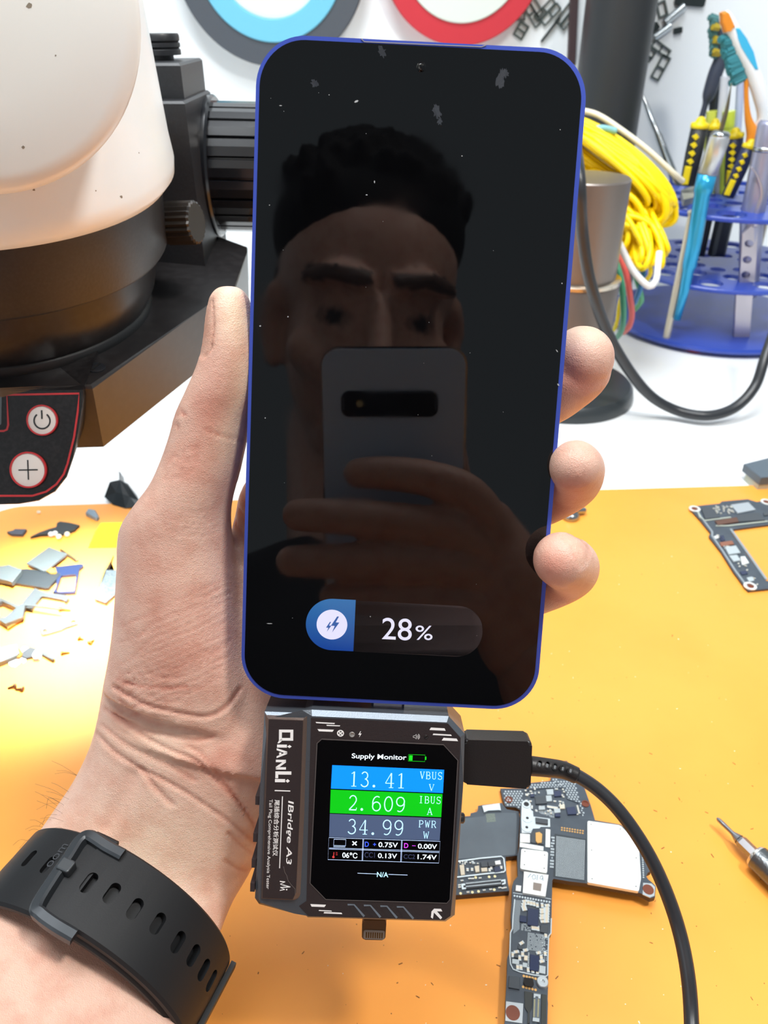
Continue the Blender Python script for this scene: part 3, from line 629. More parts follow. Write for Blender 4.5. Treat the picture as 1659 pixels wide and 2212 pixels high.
for p_, q_ in (((112, 1240), (1388, 1280)), ((110, 1252), (1386, 1294)), ((502, 1135), (492, 1388)), ((512, 1135), (500, 1388)), ((948, 1150), (938, 1402)), ((958, 1150), (948, 1402))): stroke(bm, TF, pp(TF, D(p_, q_), T3), lw, T3 - 3e-5, T3)
obj('table_grid', bm, emat('grid_pale', 'b9cdf5', .9), tsc)
for nm, s, bl, br, tl, m in (('data_plus_label', 'D', (524, 1225), (570, 1227), (526, 1168), emat('lit_blue', '3a55f0', .95)), ('data_plus_sign', '+', (620, 1216), (655, 1217), (621, 1182), emat('lit_blue', '3a55f0', .95)), ('data_plus_reading', '0.75V', (682, 1230), (905, 1238), (684, 1172), wt),
    ('data_minus_label', 'D', (978, 1240), (1026, 1242), (980, 1184), emat('lit_magenta', 'c23fe0', .95)), ('data_minus_sign', '-', (1072, 1217), (1112, 1219), (1072, 1211), emat('lit_magenta', 'c23fe0', .95)), ('data_minus_reading', '0.00V', (1138, 1246), (1358, 1255), (1140, 1190), wt),
    ('temperature_reading', '06\u2103', (264, 1352), (438, 1362), (266, 1288), wt), ('channel_label', 'CC1', (520, 1350), (640, 1354), (522, 1288), emat('lit_dim', '2c3048', .8)), ('channel_reading', '0.13V', (676, 1356), (896, 1364), (678, 1300), wt),
    ('channel_label', 'CC2', (972, 1365), (1104, 1369), (974, 1312), emat('lit_dim', '2c3048', .8)), ('channel_reading', '1.74V', (1134, 1370), (1355, 1378), (1136, 1314), wt), ('status_reading', 'N/A', (664, 1576), (795, 1580), (666, 1518), lt), ('cross_mark', '\u00d7', (376, 1212), (434, 1214), (378, 1160), wt)):
    text(nm, s, TF, T3, d1(*bl), d1(*br), d1(*tl), m, tsc, .012)
bm = B(); stroke(bm, TF, pp(TF, D((168, 1140), (306, 1144), (302, 1216), (164, 1212)), T3), .0001, T3 - 3e-5, T3, True); stroke(bm, TF, pp(TF, D((162, 1226), (298, 1230)), T3), .0001, T3 - 3e-5, T3)
for p_, q_ in (((440, 1532), (664, 1542)), ((798, 1546), (1018, 1554))): stroke(bm, TF, pp(TF, D(p_, q_), T3), .0001, T3 - 3e-5, T3)
obj('laptop_symbol', bm, emat('grid_pale', 'b9cdf5', .9), tsc)
bm = B(); stroke(bm, TF, pp(TF, D((168, 1290), (164, 1335)), T3), .0002, T3 - 3e-5, T3); prism(bm, TF, pp(TF, blob(690 + 162 / 5.352, 1600 + 1345 / 5.352, 2.6, 2.6, 0, 14, 0), T3), T3 - 3e-5, T3)
for y in (1292, 1308, 1322): stroke(bm, TF, pp(TF, D((188, y), (210, y + 1)), T3), .00008, T3 - 3e-5, T3)
obj('thermometer_symbol', bm, emat('lit_red', 'b03434', .85), tsc)
# printing on the case
K1 = lambda pts: Q(660, 1530, 4.608, pts); K2 = lambda pts: Q(640, 1930, 4.608, pts)
E_ = .00016
for cm in ([K1(p) for p in ([(100, 136), (292, 147), (286, 158), (108, 148)], [(208, 165), (345, 171), (340, 180), (212, 175)], [(118, 207), (282, 214), (268, 235), (134, 229)], [(1248, 192), (1384, 200), (1395, 224), (1234, 216)], [(1272, 252), (1448, 262), (1456, 276), (1266, 266)], [(1374, 294), (1504, 302), (1518, 328), (1356, 320)])]
     + [K2(p) for p in ([(140, 106), (296, 113), (280, 136), (152, 131)], [(226, 165), (350, 171), (354, 180), (224, 174)], [(278, 184), (450, 192), (458, 206), (272, 198)])]): flat('case_mark', [cm], TF, E_, prt, tst)
bm = B(); f4 = lambda pts: pp(TF, K2(pts), E_)
prism(bm, TF, f4([(1372, 152), (1440, 154), (1454, 179), (1400, 178), (1452, 240), (1436, 258), (1370, 190), (1360, 252), (1340, 238), (1346, 180)]), E_ - 3e-5, E_); obj('arrow_mark', bm, prt, tst)
bm = B(); F2 = lambda x: [(510 + x, 104), (580 + x, 107), (684 + x, 222), (668 + x, 236), (650 + x, 214), (572 + x, 118), (512 + x, 120)]
for x in (0, 162, 326, 490): prism(bm, TF, f4([(a, b + x * .046) for a, b in F2(x)]), E_ - 3e-5, E_)
obj('vent_edge', bm, M('vent_pale', '8f9aa6', .35, .6), tst)
bm = B()
for x in (0, 162, 326, 490): prism(bm, TF, f4([(a + x, b + x * .046) for a, b in ((516, 124), (570, 122), (664, 232), (600, 230), (560, 200))]), E_ - 4e-5, E_ - 1e-5)
obj('vent_recess', bm, M('vent_dark', '1f191b', .6), tst)
cw = TF.uv(*K1([(348, 249)])[0], E_); rw = abs(TF.uv(*K1([(384, 249)])[0], E_)[0] - cw[0])
bm = B(); stroke(bm, TF, circ(*cw, rw * .82, 32), rw * .3, E_ - 3e-5, E_, True)
for a in (.75, 2.35): stroke(bm, TF, [(cw[0] - rw * .8 * math.cos(a), cw[1] - rw * .8 * math.sin(a)), (cw[0] + rw * .8 * math.cos(a), cw[1] + rw * .8 * math.sin(a))], rw * .3, E_ - 3e-5, E_ + 1e-6)
sp = K1([(1072, 275), (1086, 275), (1102, 258), (1102, 306), (1086, 292), (1072, 290)]); stroke(bm, TF, pp(TF, sp, E_), .00009, E_ - 3e-5, E_, True)
for r in (10, 22, 34):
    c_ = TF.uv(*K1([(1100, 282)])[0], E_); q = r * .021e-3 * 1.15
    stroke(bm, TF, [(c_[0] + .0001 + q * math.cos(a), c_[1] + q * math.sin(a)) for a in np.linspace(-1, 1, 9)], .00009, E_ - 3e-5, E_)
bl_ = K1([(548, 228), (524, 264), (542, 264), (532, 292), (558, 252), (540, 252), (552, 230)]); prism(bm, TF, pp(TF, bl_, E_), E_ - 3e-5, E_)
obj('case_symbols', bm, prt, tst)
for (x, y, nm, cc, r) in ((463, 260, 'indicator_lamp', '8d8985', 30), (1200, 283, 'buzzer_hole', '0c0809', 22)):
    c_ = TF.uv(*K1([(x, y)])[0]); F = Fr(TF.p(*c_), TF.ex, TF.ey, TF.en); q = r * .0245e-3
    bm = B(); lathe(bm, F, [(q, 0), (q, .0002), (q * .75, .00028), (q * .7, .00018), (0, .00022)], 28); obj(nm, bm, M(nm, cc, .25, .4 if r == 30 else 0), tst, True)
# maker's lettering, running down the side block (letters turned a quarter clockwise)
LB = .00092; L1 = lambda x, y: (540 + x / 8.85, 1510 + y / 8.85); L2 = lambda x, y: (540 + x / 8.505, 1740 + y / 8.505)
def vtext(nm, s, bl, br, tl, off=.02, shear=0): text(nm, s, TF, LB, bl, br, tl, prt, side, off, shear)
# big name drawn as polygons in its own cell: x along the reading direction, y up
def nm_poly(polys, bl, br, tl, n):
    bl, br, tl = (Vector(TF.uv(*q, LB)) for q in (bl, br, tl)); bm = B()
    for p in polys:
        q = [tuple(bl + (br - bl) * (x / n) + (tl - bl) * (y / 100)) for x, y in p]; prism(bm, TF, q, LB - 3e-5, LB)
    return obj('maker_name', bm, prt, side)
R4 = lambda x0, y0, x1, y1: [(x0, y0), (x1, y0), (x1, y1), (x0, y1)]
# cell: along reading axis 0..1000 <-> crop y 585..1600 ; height 0..100 <-> crop x 480..820
nm_poly([R4(0, 22, 50, 100), R4(155, 22, 205, 100), R4(50, 84, 155, 100), R4(50, 22, 155, 38), [(160, 38), (205, 22), (255, 14), (255, 24), (205, 40)],
         R4(280, 12, 335, 66), [(285, 80), (315, 92), (345, 80), (315, 68)],
         [(350, 10), (385, 10), (455, 68), (410, 68)], [(455, 68), (410, 68), (500, 10), (535, 10)], R4(430, 24, 500, 36),
         R4(565, 6, 610, 62), R4(705, 6, 750, 62), [(565, 62), (615, 62), (750, 6), (700, 6)],
         R4(785, 4, 845, 92), R4(845, 4, 915, 20), R4(930, 2, 990, 58), [(930, 72), (965, 84), (1000, 72), (965, 60)]],
        L1(478, 585), L1(470, 1600), L1(828, 588), 1000)
flat('label_line', [[L1(472, 1740), L1(770, 1750), L1(770, 1770), L1(472, 1760)], [L1(612, 1862), L1(630, 1862), L2(552, 1152), L2(536, 1152)]], TF, LB, prt, side)
vtext('model_name', 'IBridge A3', L1(700, 1945), L2(632, 1085), L1(838, 1942), .012, .15)
vtext('chinese_title', '\u5c3e\u63d2\u7efc\u5408\u5206\u6790\u6d4b\u8bd5\u4eea', L1(470, 1925), L2(415, 930), L1(572, 1925), .012)
vtext('english_title', 'Tail Plug Comprehensive Analysis Tester', L1(352, 1920), L2(282, 1535), L1(432, 1920), .002)
flat('cat_emblem', [[L2(*a) for a in p] for p in ([(548, 1385), (646, 1398), (646, 1412), (548, 1402)], [(552, 1440), (556, 1452), (636, 1412), (644, 1400)], [(552, 1440), (640, 1468), (640, 1482), (556, 1452)], [(556, 1500), (742, 1488), (742, 1504), (560, 1516)], [(600, 1450), (742, 1490), (738, 1502), (600, 1466)],
     [(548, 1555), (640, 1536), (640, 1550), (548, 1568)], [(556, 1512), (562, 1504), (640, 1538), (632, 1546)])] + [blob(*L2(674, 1546), 1.6, 1.6, 0, 12, 0)], TF, LB, prt, side)
bm = B(); stroke(bm, TF, pp(TF, [L2(615, 1120), L2(640, 1230), L2(675, 1285), L2(700, 1380), L2(760, 1460), L2(830, 1535), L2(832, 1640)], LB), .00008, LB - 2e-5, LB); obj('film_edge', bm, M('film_grey', '756c68', .3), side)
# plug towards the phone, connector below, side button
bm = B(); a, b = TF.uv(838, 1530); box(bm, PH, a, b, -.0058, .0085, .006, -.002, .0006); obj('phone_plug', bm, M('plug_steel', 'a9a9b0', .25, 1), tst)
LT = TF.up(-.004); br_ = M('connector_bronze', '6b4a2e', .4, .5)
bm = B(); prism(bm, LT, rpoly(pp(LT, K2([(655, 270), (898, 270), (886, 466), (652, 462)])), .0009, 4), -.0022, 0, .0003); lg = obj('connector_tab', bm, br_, tst)
bm = B(); prism(bm, LT, rpoly(pp(LT, K2([(672, 360), (882, 368), (877, 458), (667, 452)])), .0006, 4), 0, .0001); obj('contact_shell', bm, M('contact_shell', 'b3a79c', .35, .8), lg)
bm = B()
for k in range(8): prism(bm, LT, pp(LT, K2([(692 + k * 22.2, 382 + k * .9), (706 + k * 22.2, 383 + k * .9), (703 + k * 22.2, 440 + k * .9), (690 + k * 22.2, 438 + k * .9)])), .0001, .00013)
obj('contact_pin', bm, M('contact_gold', '6e4c22', .4, .7), lg)
bq = TF.at(998, 1767, -.005); F = frame_from(bq, TF.ex)
bm = B(); lathe(bm, F, [(.0014, -.002), (.0014, .0003), (.001, .0007), (0, .0007)], 28); obj('side_button', bm, blk, tst, True)
# ------------------------------------------------------------------ charging cable
CF = TF.up(-.0035)
usb = thing('charging_cable', 'black charging cable with square plug in the side of the tester', 'cable', CF.p(*CF.uv(1075, 1650), -.004))
plug = rpoly(pp(CF, [(1003, 1598), (1150, 1602), (1146, 1705), (999, 1694)]), .0012, 5)
rb = M('plug_rubber', '191616', .42, bump=.06, bscale=2500)
bm = B(); prism(bm, CF, plug, -.0065, 0, .0009, 3, True); plg = obj('plug', bm, rb, usb)
Z1 = (CF.at(1148, 1655, -.0033) - CAM).dot(FW); cpts = [(1144, 1654, Z1), (1180, 1658, Z1), (1215, 1663, Z1 + .001), (1245, 1675, Z1 + .001), (1292, 1706, Z1 + .001), (1340, 1754, Z1), (1390, 1826, Z1 - .001), (1430, 1905, Z1 - .002), (1464, 2000, Z1 - .004), (1485, 2100, Z1 - .008), (1494, 2215, Z1 - .013), (1497, 2420, Z1 - .028), (1470, 2800, Z1 - .06)]
cp = [P(*p) for p in cpts]
cm_ = M('cord_rubber', '27282b', .36)
bm = B(); tube(bm, [Vector(p) for p in spline(cp[2:], 110)], .00182, 16); obj('cord', bm, cm_, usb, True)
sr = [Vector(p) for p in spline(cp[:4], 30)]
bm = B(); tube(bm, sr, [.0026 - .0004 * i / 30 for i in range(31)], 20); rel = obj('strain_relief', bm, rb, usb, True)
bm = B(); hl = M('relief_slot', '66696b', .4)
for x, y in Q(1070, 1640, 4.608, [(440, 45), (518, 55), (594, 70), (672, 84), (750, 108)]):
    q = P(x, y, Z1 - .0022); F = frame_from(q, -ray(x, y))
    r_ = .00075; ring_ = rrect(0, 0, .00105, .0017, .0004, 4, -.15)
    stroke(bm, F, ring_, .00022, -.0006, .0003, True)
obj('relief_slots', bm, rb, rel)
bm = B()
for x, y in Q(1070, 1640, 4.608, [(440, 50), (518, 60), (594, 75), (672, 90), (750, 112)]):
    F = frame_from(P(x, y, Z1 - .0022), -ray(x, y)); prism(bm, F, rrect(0, -.0001, .0006, .0009, .0002, 3), -.0004, .0001)
obj('relief_glint', bm, hl, rel)  # paler grey pads paint a glint into each relief slot
# ------------------------------------------------------------------ the person: left hand first
def zph(px, py): return (PH.at(px, py) - CAM).dot(FW)
def oval(L, R, dz, b, n=44, e=1.0, zt=0):
    """cross-section between two outline points; dz = depth of its middle behind the phone's face"""
    zl = zph(*L) + dz; zr = zph(*R) + dz + zt
    A, Bp = P(*L, zl), P(*R, zr); c = (A + Bp) / 2; u = (Bp - A) / 2
    v = (FW - u.normalized() * FW.dot(u.normalized())).normalized() * b
    out = []
    for k in range(n):
        t = 2 * PI * k / n; x, y = math.cos(t), math.sin(t)
        out.append(c + u * (abs(x) ** e) * (1 if x > 0 else -1) + v * (abs(y) ** e) * (1 if y > 0 else -1))
    return out
def secs(S, n=70):
    """smooth a list of (Lx,Ly,Rx,Ry,dz,b,zt) into rings"""
    S = [s if len(s) == 7 else (*s, 0) for s in S]
    return [oval((q[0], q[1]), (q[2], q[3]), q[4], q[5], zt=q[6]) for q in spline(S, n)]
m_ = .001
thumb = [(478, 621, 516, 621, 5.5 * m_, 1.5 * m_), (464, 630, 531, 632, 5.5 * m_, 4.5 * m_), (452, 653, 542, 655, 5.5 * m_, 7 * m_), (445, 690, 549, 700, 5.5 * m_, 8.6 * m_), (439, 745, 555, 760, 5.5 * m_, 9.4 * m_), (428, 790, 557, 812, 5.8 * m_, 9.8 * m_), (404, 845, 551, 868, 6.5 * m_, 10 * m_), (380, 898, 540, 915, 8 * m_, 10.3 * m_), (369, 940, 531, 960, 9 * m_, 10.5 * m_), (350, 995, 518, 1018, 10 * m_, 10.8 * m_), (326, 1048, 502, 1075, 11 * m_, 11.4 * m_), (291, 1094, 498, 1120, 12 * m_, 12 * m_),
         (266, 1132, 502, 1165, 13 * m_, 12.5 * m_), (257, 1165, 508, 1210, 14 * m_, 13 * m_), (255, 1235, 520, 1290, 15 * m_, 13.5 * m_), (248, 1330, 540, 1400, 16 * m_, 13.5 * m_), (238, 1410, 570, 1490, 17 * m_, 13 * m_), (222, 1490, 590, 1590, 19 * m_, 13 * m_)]
arm = [(226, 1470, 700, 1600, 23 * m_, 14 * m_), (212, 1550, 655, 1690, 24 * m_, 15 * m_), (196, 1610, 605, 1770, 25.5 * m_, 16 * m_), (163, 1680, 565, 1838, 26 * m_, 17 * m_), (125, 1738, 535, 1893, 24.5 * m_, 18 * m_), (80, 1802, 502, 1950, 18.5 * m_, 19 * m_), (26, 1868, 466, 2040, 8 * m_, 19.5 * m_), (-45, 1950, 424, 2135, -6 * m_, 20.5 * m_), (-130, 2060, 400, 2245, -22 * m_, 22 * m_), (-260, 2190, 370, 2380, -40 * m_, 24 * m_), (-460, 2420, 330, 2600, -62 * m_, 26 * m_), (-760, 2720, 300, 2930, -84 * m_, 29 * m_)]
palm = [(560, 1000, 840, 1000, 25 * m_, 7 * m_), (520, 1060, 880, 1100, 25 * m_, 10 * m_), (506, 1120, 905, 1180, 24 * m_, 11 * m_), (480, 1200, 900, 1270, 24 * m_, 12 * m_), (400, 1320, 860, 1390, 24 * m_, 13 * m_), (330, 1420, 790, 1500, 23.5 * m_, 13.5 * m_), (270, 1500, 720, 1590, 22.5 * m_, 14 * m_), (240, 1560, 660, 1680, 21.5 * m_, 14.5 * m_)]
bm = B()
loft(bm, secs(thumb, 90)); loft(bm, secs(arm, 90)); loft(bm, secs(palm, 60))
def finger(bm, pts, n=40):
    """pts: px, py, depth behind the phone's face (mm), radius (mm)"""
    q = spline([(*P(x, y, zph(x, y) + d * m_), r * m_) for x, y, d, r in pts], n)
    tube(bm, [Vector(a[:3]) for a in q], [a[3] for a in q], 20, True, True)
finger(bm, [(640, 1120, 24, 9.5), (655, 900, 23, 9), (700, 620, 20.5, 8.4), (740, 420, 20, 7.6), (752, 330, 19.5, 6.8)])     # index, behind the phone
finger(bm, [(760, 1060, 24, 9.5), (900, 960, 27, 9.2), (1050, 885, 26, 8.8), (1165, 850, 22.5, 9.6), (1215, 812, 19.5, 10.2), (1245, 790, 17, 9.7), (1257, 774, 15, 8.4)])
finger(bm, [(810, 1190, 24, 9.2), (930, 1150, 26, 9), (1060, 1108, 26, 8.6), (1150, 1080, 21, 8.3), (1222, 1042, 13, 8.2), (1243, 1018, 4, 7.3), (1243, 1006, -1.5, 6.4)])
finger(bm, [(800, 1330, 24, 8.6), (920, 1330, 25.5, 8.4), (1040, 1305, 25, 8.0), (1135, 1275, 20, 7.8), (1206, 1246, 14, 7.8), (1232, 1226, 5, 7.4), (1212, 1209, -5.5, 6.9)])
bmesh.ops.recalc_face_normals(bm, faces=bm.faces)
me = bpy.data.meshes.new('raw'); bm.to_mesh(me); bm.free()
raw = bpy.data.objects.new('raw', me); col.objects.link(raw)
md = raw.modifiers.new('r', 'REMESH'); md.mode = 'VOXEL'; md.voxel_size = .00085; md.adaptivity = 0
md = raw.modifiers.new('s', 'SMOOTH'); md.factor = .5; md.iterations = 9
hand = baked(raw)
nv = len(hand.vertices); co = np.zeros(nv * 3); hand.vertices.foreach_get('co', co); co = co.reshape(-1, 3)
no = np.zeros(nv * 3); hand.vertices.foreach_get('normal', no); no = no.reshape(-1, 3)
rel_ = co - np.array(CAM); zc_ = rel_ @ np.array(FW); zc_[zc_ < .02] = .02
ux_ = 829.5 + FPX * (rel_ @ np.array(RT)) / zc_; uy_ = 1106 - FPX * (rel_ @ np.array(UP)) / zc_
face = np.clip(-(no * rel_).sum(1) / np.linalg.norm(rel_, axis=1) * 1.6 + .15, 0, 1)
def pdist(pts):
    best = np.full(nv, 1e9); pts = [np.array(p, float) for p in pts]
    for a, b in zip(pts, pts[1:]):
        d = b - a; L = d @ d; t = np.clip(((ux_ - a[0]) * d[0] + (uy_ - a[1]) * d[1]) / L, 0, 1)
        q = np.hypot(ux_ - a[0] - t * d[0], uy_ - a[1] - t * d[1]); best = np.minimum(best, q)
    return best
rs = np.random.RandomState(4)
disp_ = np.zeros(nv); redv = np.zeros(nv); palev = np.zeros(nv)
def crease(pts, wd, dep, red=.5, lip=.35, n=24):
    wd *= .8; lip *= .35
    pts = spline(pts, n); d = pdist(pts)
    dep *= .72; disp_[:] -= face * dep * m_ * np.exp(-(d / wd) ** 2); disp_[:] += face * dep * lip * m_ * np.exp(-((d - 2.4 * wd) / (1.3 * wd)) ** 2)
    redv[:] += red * face * np.exp(-(d / (wd * 1.3)) ** 2)
K3 = lambda pts: Q(100, 1250, 2.95, pts)
crease(K3([(430, 690), (560, 770), (700, 825), (860, 860), (1010, 880), (1100, 850), (1180, 780), (1235, 700)]), 5, .8)
crease(K3([(370, 830), (470, 890), (640, 970), (760, 990), (870, 1020), (960, 1030), (1060, 1010)]), 5, .75)
crease(K3([(420, 870), (560, 960), (700, 1050), (830, 1110), (950, 1160), (1050, 1250), (1150, 1350), (1230, 1440), (1330, 1590)]), 5, .85)
crease(K3([(320, 990), (430, 1100), (560, 1190), (640, 1260), (700, 1340), (800, 1440)]), 6, .7)
crease(K3([(600, 1210), (760, 1290), (900, 1370), (1050, 1470), (1180, 1560), (1250, 1620), (1340, 1690)]), 5, .7)
crease(K3([(900, 1060), (1000, 1130), (1080, 1230), (1200, 1390), (1330, 1560)]), 4, .6)
crease(K3([(470, 780), (600, 880), (720, 930), (900, 960)]), 4, .45)
crease(K3([(350, 930), (500, 1050), (650, 1130), (800, 1200), (950, 1290)]), 5, .45)
crease(K3([(1160, 1620), (1240, 1700), (1330, 1760)]), 4, .5); crease(K3([(1140, 1800), (1230, 1850), (1300, 1860)]), 5, .5)
crease(K3([(545, 1255), (500, 1360), (440, 1480), (380, 1580)]), 24, 1.1, .25, .1)     # hollow between the tendons
crease(K3([(450, 640), (600, 690), (760, 700), (900, 690)]), 3.5, .3)
for k in range(17):               # fine oblique lines across the ball of the thumb
    t = k / 16; y = 70 + 640 * t + rs.uniform(-14, 14)
    crease(K3([(450 + rs.uniform(0, 160) - 40 * t, y + 190), (700, y + 105 + rs.uniform(-12, 12)), (950, y + 5 + rs.uniform(-8, 8)), (1090 + rs.uniform(0, 100), y - 90)]), 2.4, rs.uniform(.16, .34), .22, .2, 10)
for k in range(12):
    y = 560 + 26 * k
    crease(K3([(430 + rs.uniform(-20, 60), y + rs.uniform(-20, 20)), (600, y + 30 + rs.uniform(-20, 20)), (760 + rs.uniform(0, 200), y + 30 + rs.uniform(-40, 40))]), 2.2, rs.uniform(.12, .25), .15, .2, 8)
KT = lambda pts: Q(180, 600, 3.159, pts)
crease(KT([(830, 1035), (900, 1062), (980, 1088), (1100, 1108)]), 3.5, .5); crease(KT([(585, 1020), (630, 1000), (650, 1025)]), 3, .5); crease(KT([(610, 960), (650, 925), (700, 935)]), 3, .45); crease(KT([(635, 880), (665, 900), (690, 930)]), 3, .35)
for k in range(9): crease(KT([(500 + k * 6, 1180 + k * 24), (600 + k * 6, 1210 + k * 22), (700 + k * 4, 1170 + k * 20), (790, 1110 + k * 18)]), 2.2, .22, .15, .2, 8)
for k in range(5): crease(KT([(430 + 20 * k, 1500 + 45 * k), (620, 1580 + 40 * k), (800, 1600 + 40 * k), (920, 1560 + 45 * k)]), 2.4, .22, .15, .2, 8)
for k in range(3): crease([(508, 1040 + k * 45), (520, 1062 + k * 45), (531, 1092 + k * 46)], 4, .5)
# fingertip skin ridges on the thumb pad and the three tips
def ridges(cx, cy, rx, ry, per, ang, dep):
    a = math.radians(ang); m = np.exp(-(((ux_ - cx) / rx) ** 2 + ((uy_ - cy) / ry) ** 2) ** 2) * face
    u = (ux_ - cx) * math.cos(a) + (uy_ - cy) * math.sin(a); v = -(ux_ - cx) * math.sin(a) + (uy_ - cy) * math.cos(a)
    disp_[:] += m * dep * m_ * np.sin(2 * PI * (v + .006 * u * u) / per)
ridges(535, 690, 30, 60, 9, 20, .045); ridges(1262, 765, 45, 50, 9, 30, .05); ridges(1240, 1010, 45, 45, 9, 28, .05); ridges(1200, 1205, 40, 40, 9, 25, .05)
def patch(arr, x, y, rx, ry, amt): arr[:] += amt * np.exp(-((ux_ - x) / rx) ** 2 - ((uy_ - y) / ry) ** 2)
patch(redv, 455, 890, 45, 60, .7); patch(redv, 470, 800, 30, 40, .25); patch(redv, 420, 1000, 50, 60, .35); patch(redv, 300, 1200, 70, 90, .25); patch(redv, 490, 1640, 90, 60, .45)
patch(redv, 440, 720, 22, 60, .45); patch(redv, 1255, 820, 60, 40, .75); patch(redv, 1240, 1055, 50, 40, .75); patch(redv, 1190, 1225, 50, 45, .75); patch(redv, 400, 1400, 120, 120, .25); patch(redv, 1215, 1290, 50, 30, .5); patch(redv, 1215, 1110, 40, 30, .5)
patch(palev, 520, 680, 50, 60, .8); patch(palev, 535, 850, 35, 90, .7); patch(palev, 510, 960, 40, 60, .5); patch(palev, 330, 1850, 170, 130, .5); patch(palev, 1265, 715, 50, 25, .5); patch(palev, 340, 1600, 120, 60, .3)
# thumb nail seen edge-on, little-finger nail
def nailmask(poly, soft=3):
    inside = np.zeros(nv, bool); n = len(poly)
    for i in range(n):
        (x0, y0), (x1, y1) = poly[i], poly[(i + 1) % n]
        c = (y0 > uy_) != (y1 > uy_); inside ^= c & (ux_ < (x1 - x0) * (uy_ - y0) / (y1 - y0 + 1e-9) + x0)
    return inside & (face > .02)
n1 = nailmask(Q(180, 600, 3.159, [(868, 150), (884, 150), (882, 230), (886, 330), (880, 420), (868, 490), (830, 540), (780, 540), (780, 200), (840, 150)]))
n2 = nailmask(Q(1100, 650, 3.159, [(340, 1600), (420, 1660), (455, 1740), (480, 1810), (500, 1830), (540, 1800), (560, 1700), (480, 1610), (400, 1580)]))
disp_[n1 | n2] -= .35 * m_
crease(Q(180, 600, 3.159, [(878, 140), (884, 230), (886, 330), (878, 420), (862, 490), (810, 550)]), 2.4, .7, .5, .3)
crease(Q(1100, 650, 3.159, [(330, 1590), (400, 1650), (445, 1740), (470, 1815)]), 2.2, .5, .3, .3); crease(Q(1100, 650, 3.159, [(370, 1590), (440, 1620), (490, 1690), (485, 1800)]), 2, .3, .1, .3)
co2 = co + no * disp_[:, None]
hand.vertices.foreach_set('co', co2.ravel())
# ------------------------------------------------------------------ the rest of the body
nP = np.array(C3(.0, .0, .0))
nv_ = Vector(PH.en)               # the screen's normal, towards the viewer
def mirror(p): d = (p - PH.o).dot(nv_); return p - nv_ * (2 * d)
def V(px, py, z): return mirror(P(px, py, z))      # a point of the place from where it shows in the dark glass
bm = B()
HC = V(788, 705, .66)             # middle of the head
hd_f = (PH.o - HC).normalized()   # way the face looks
hd_f = (hd_f + Vector((.10, 0, -.02))).normalized()
hx = hd_f.cross(Vector((0, 0, 1))).normalized(); hz = hx.cross(hd_f)
HF = lambda x, y, z: HC + hx * x + hd_f * y + hz * z
def ell(bm, c, rx, ry, rz, n=24):
    rings = []
    for i in range(1, n):
        a = PI * i / n; rings.append([c + hx * rx * math.sin(a) * math.cos(2 * PI * k / 32) + hd_f * ry * math.sin(a) * math.sin(2 * PI * k / 32) + hz * rz * math.cos(a) for k in range(32)])
    loft(bm, rings)
ell(bm, HF(0, -.015, .045), .076, .098, .085); ell(bm, HF(0, .012, -.02), .066, .082, .095); ell(bm, HF(0, .028, -.085), .045, .055, .035)
tube(bm, [HF(0, .088, .02), HF(0, .108, -.018), HF(0, .112, -.03)], [.007, .011, .012], 14, True, True)     # nose
for s in (-1, 1):
    tube(bm, [HF(s * .012, .10, -.034), HF(s * .013, .098, -.032)], .009, 12, True, True)
    tube(bm, [HF(s * .014, .086, .036), HF(s * .034, .082, .041), HF(s * .056, .066, .034)], [.008, .009, .007], 12, True, True)   # brow ridge
    tube(bm, [HF(s * .074, -.005, .02), HF(s * .082, -.012, .0), HF(s * .076, -.004, -.035)], [.012, .010, .008], 12, True, True)   # ear
    tube(bm, [HF(s * .03, .07, -.03), HF(s * .05, .055, -.02)], [.02, .018], 12, True, True)
tube(bm, [HF(-.022, .084, -.062), HF(0, .093, -.058), HF(.022, .084, -.062)], [.006, .009, .006], 12, True, True)
NB = HF(0, -.03, -.10); TH = Vector((HC.x, HC.y - .10, TZ))
SHc = Vector((HC.x, HC.y - .07, HC.z - .27))
tube(bm, [NB, SHc + Vector((0, .02, .07))], [.06, .065], 20, True, True)
rings = []
for (dz, w_, d_, dy) in ((-.52, .15, .11, .02), (-.40, .155, .115, .01), (-.25, .15, .11, 0), (-.10, .175, .12, 0), (.0, .19, .10, 0), (.05, .15, .075, 0), (.075, .08, .06, 0)):
    rings.append([SHc + Vector((w_ * math.cos(2 * PI * k / 32), dy + d_ * math.sin(2 * PI * k / 32), dz)) for k in range(32)])
loft(bm, rings)
S_L = SHc + Vector((-.19, .0, .0)); S_R = SHc + Vector((.19, 0, 0))
eL = (P(-235, 2800, zph(-235, 2800) - .084)); EL = eL + Vector((-.03, -.13, .01))
tube(bm, [S_L, (S_L + EL) / 2 + Vector((-.02, -.01, -.01)), EL], [.052, .046, .038], 20, True, True)
tube(bm, [EL, (EL + eL) / 2, eL, P(-120, 2560, zph(-120, 2560) - .062)], [.038, .037, .031, .023], 20, True, True)
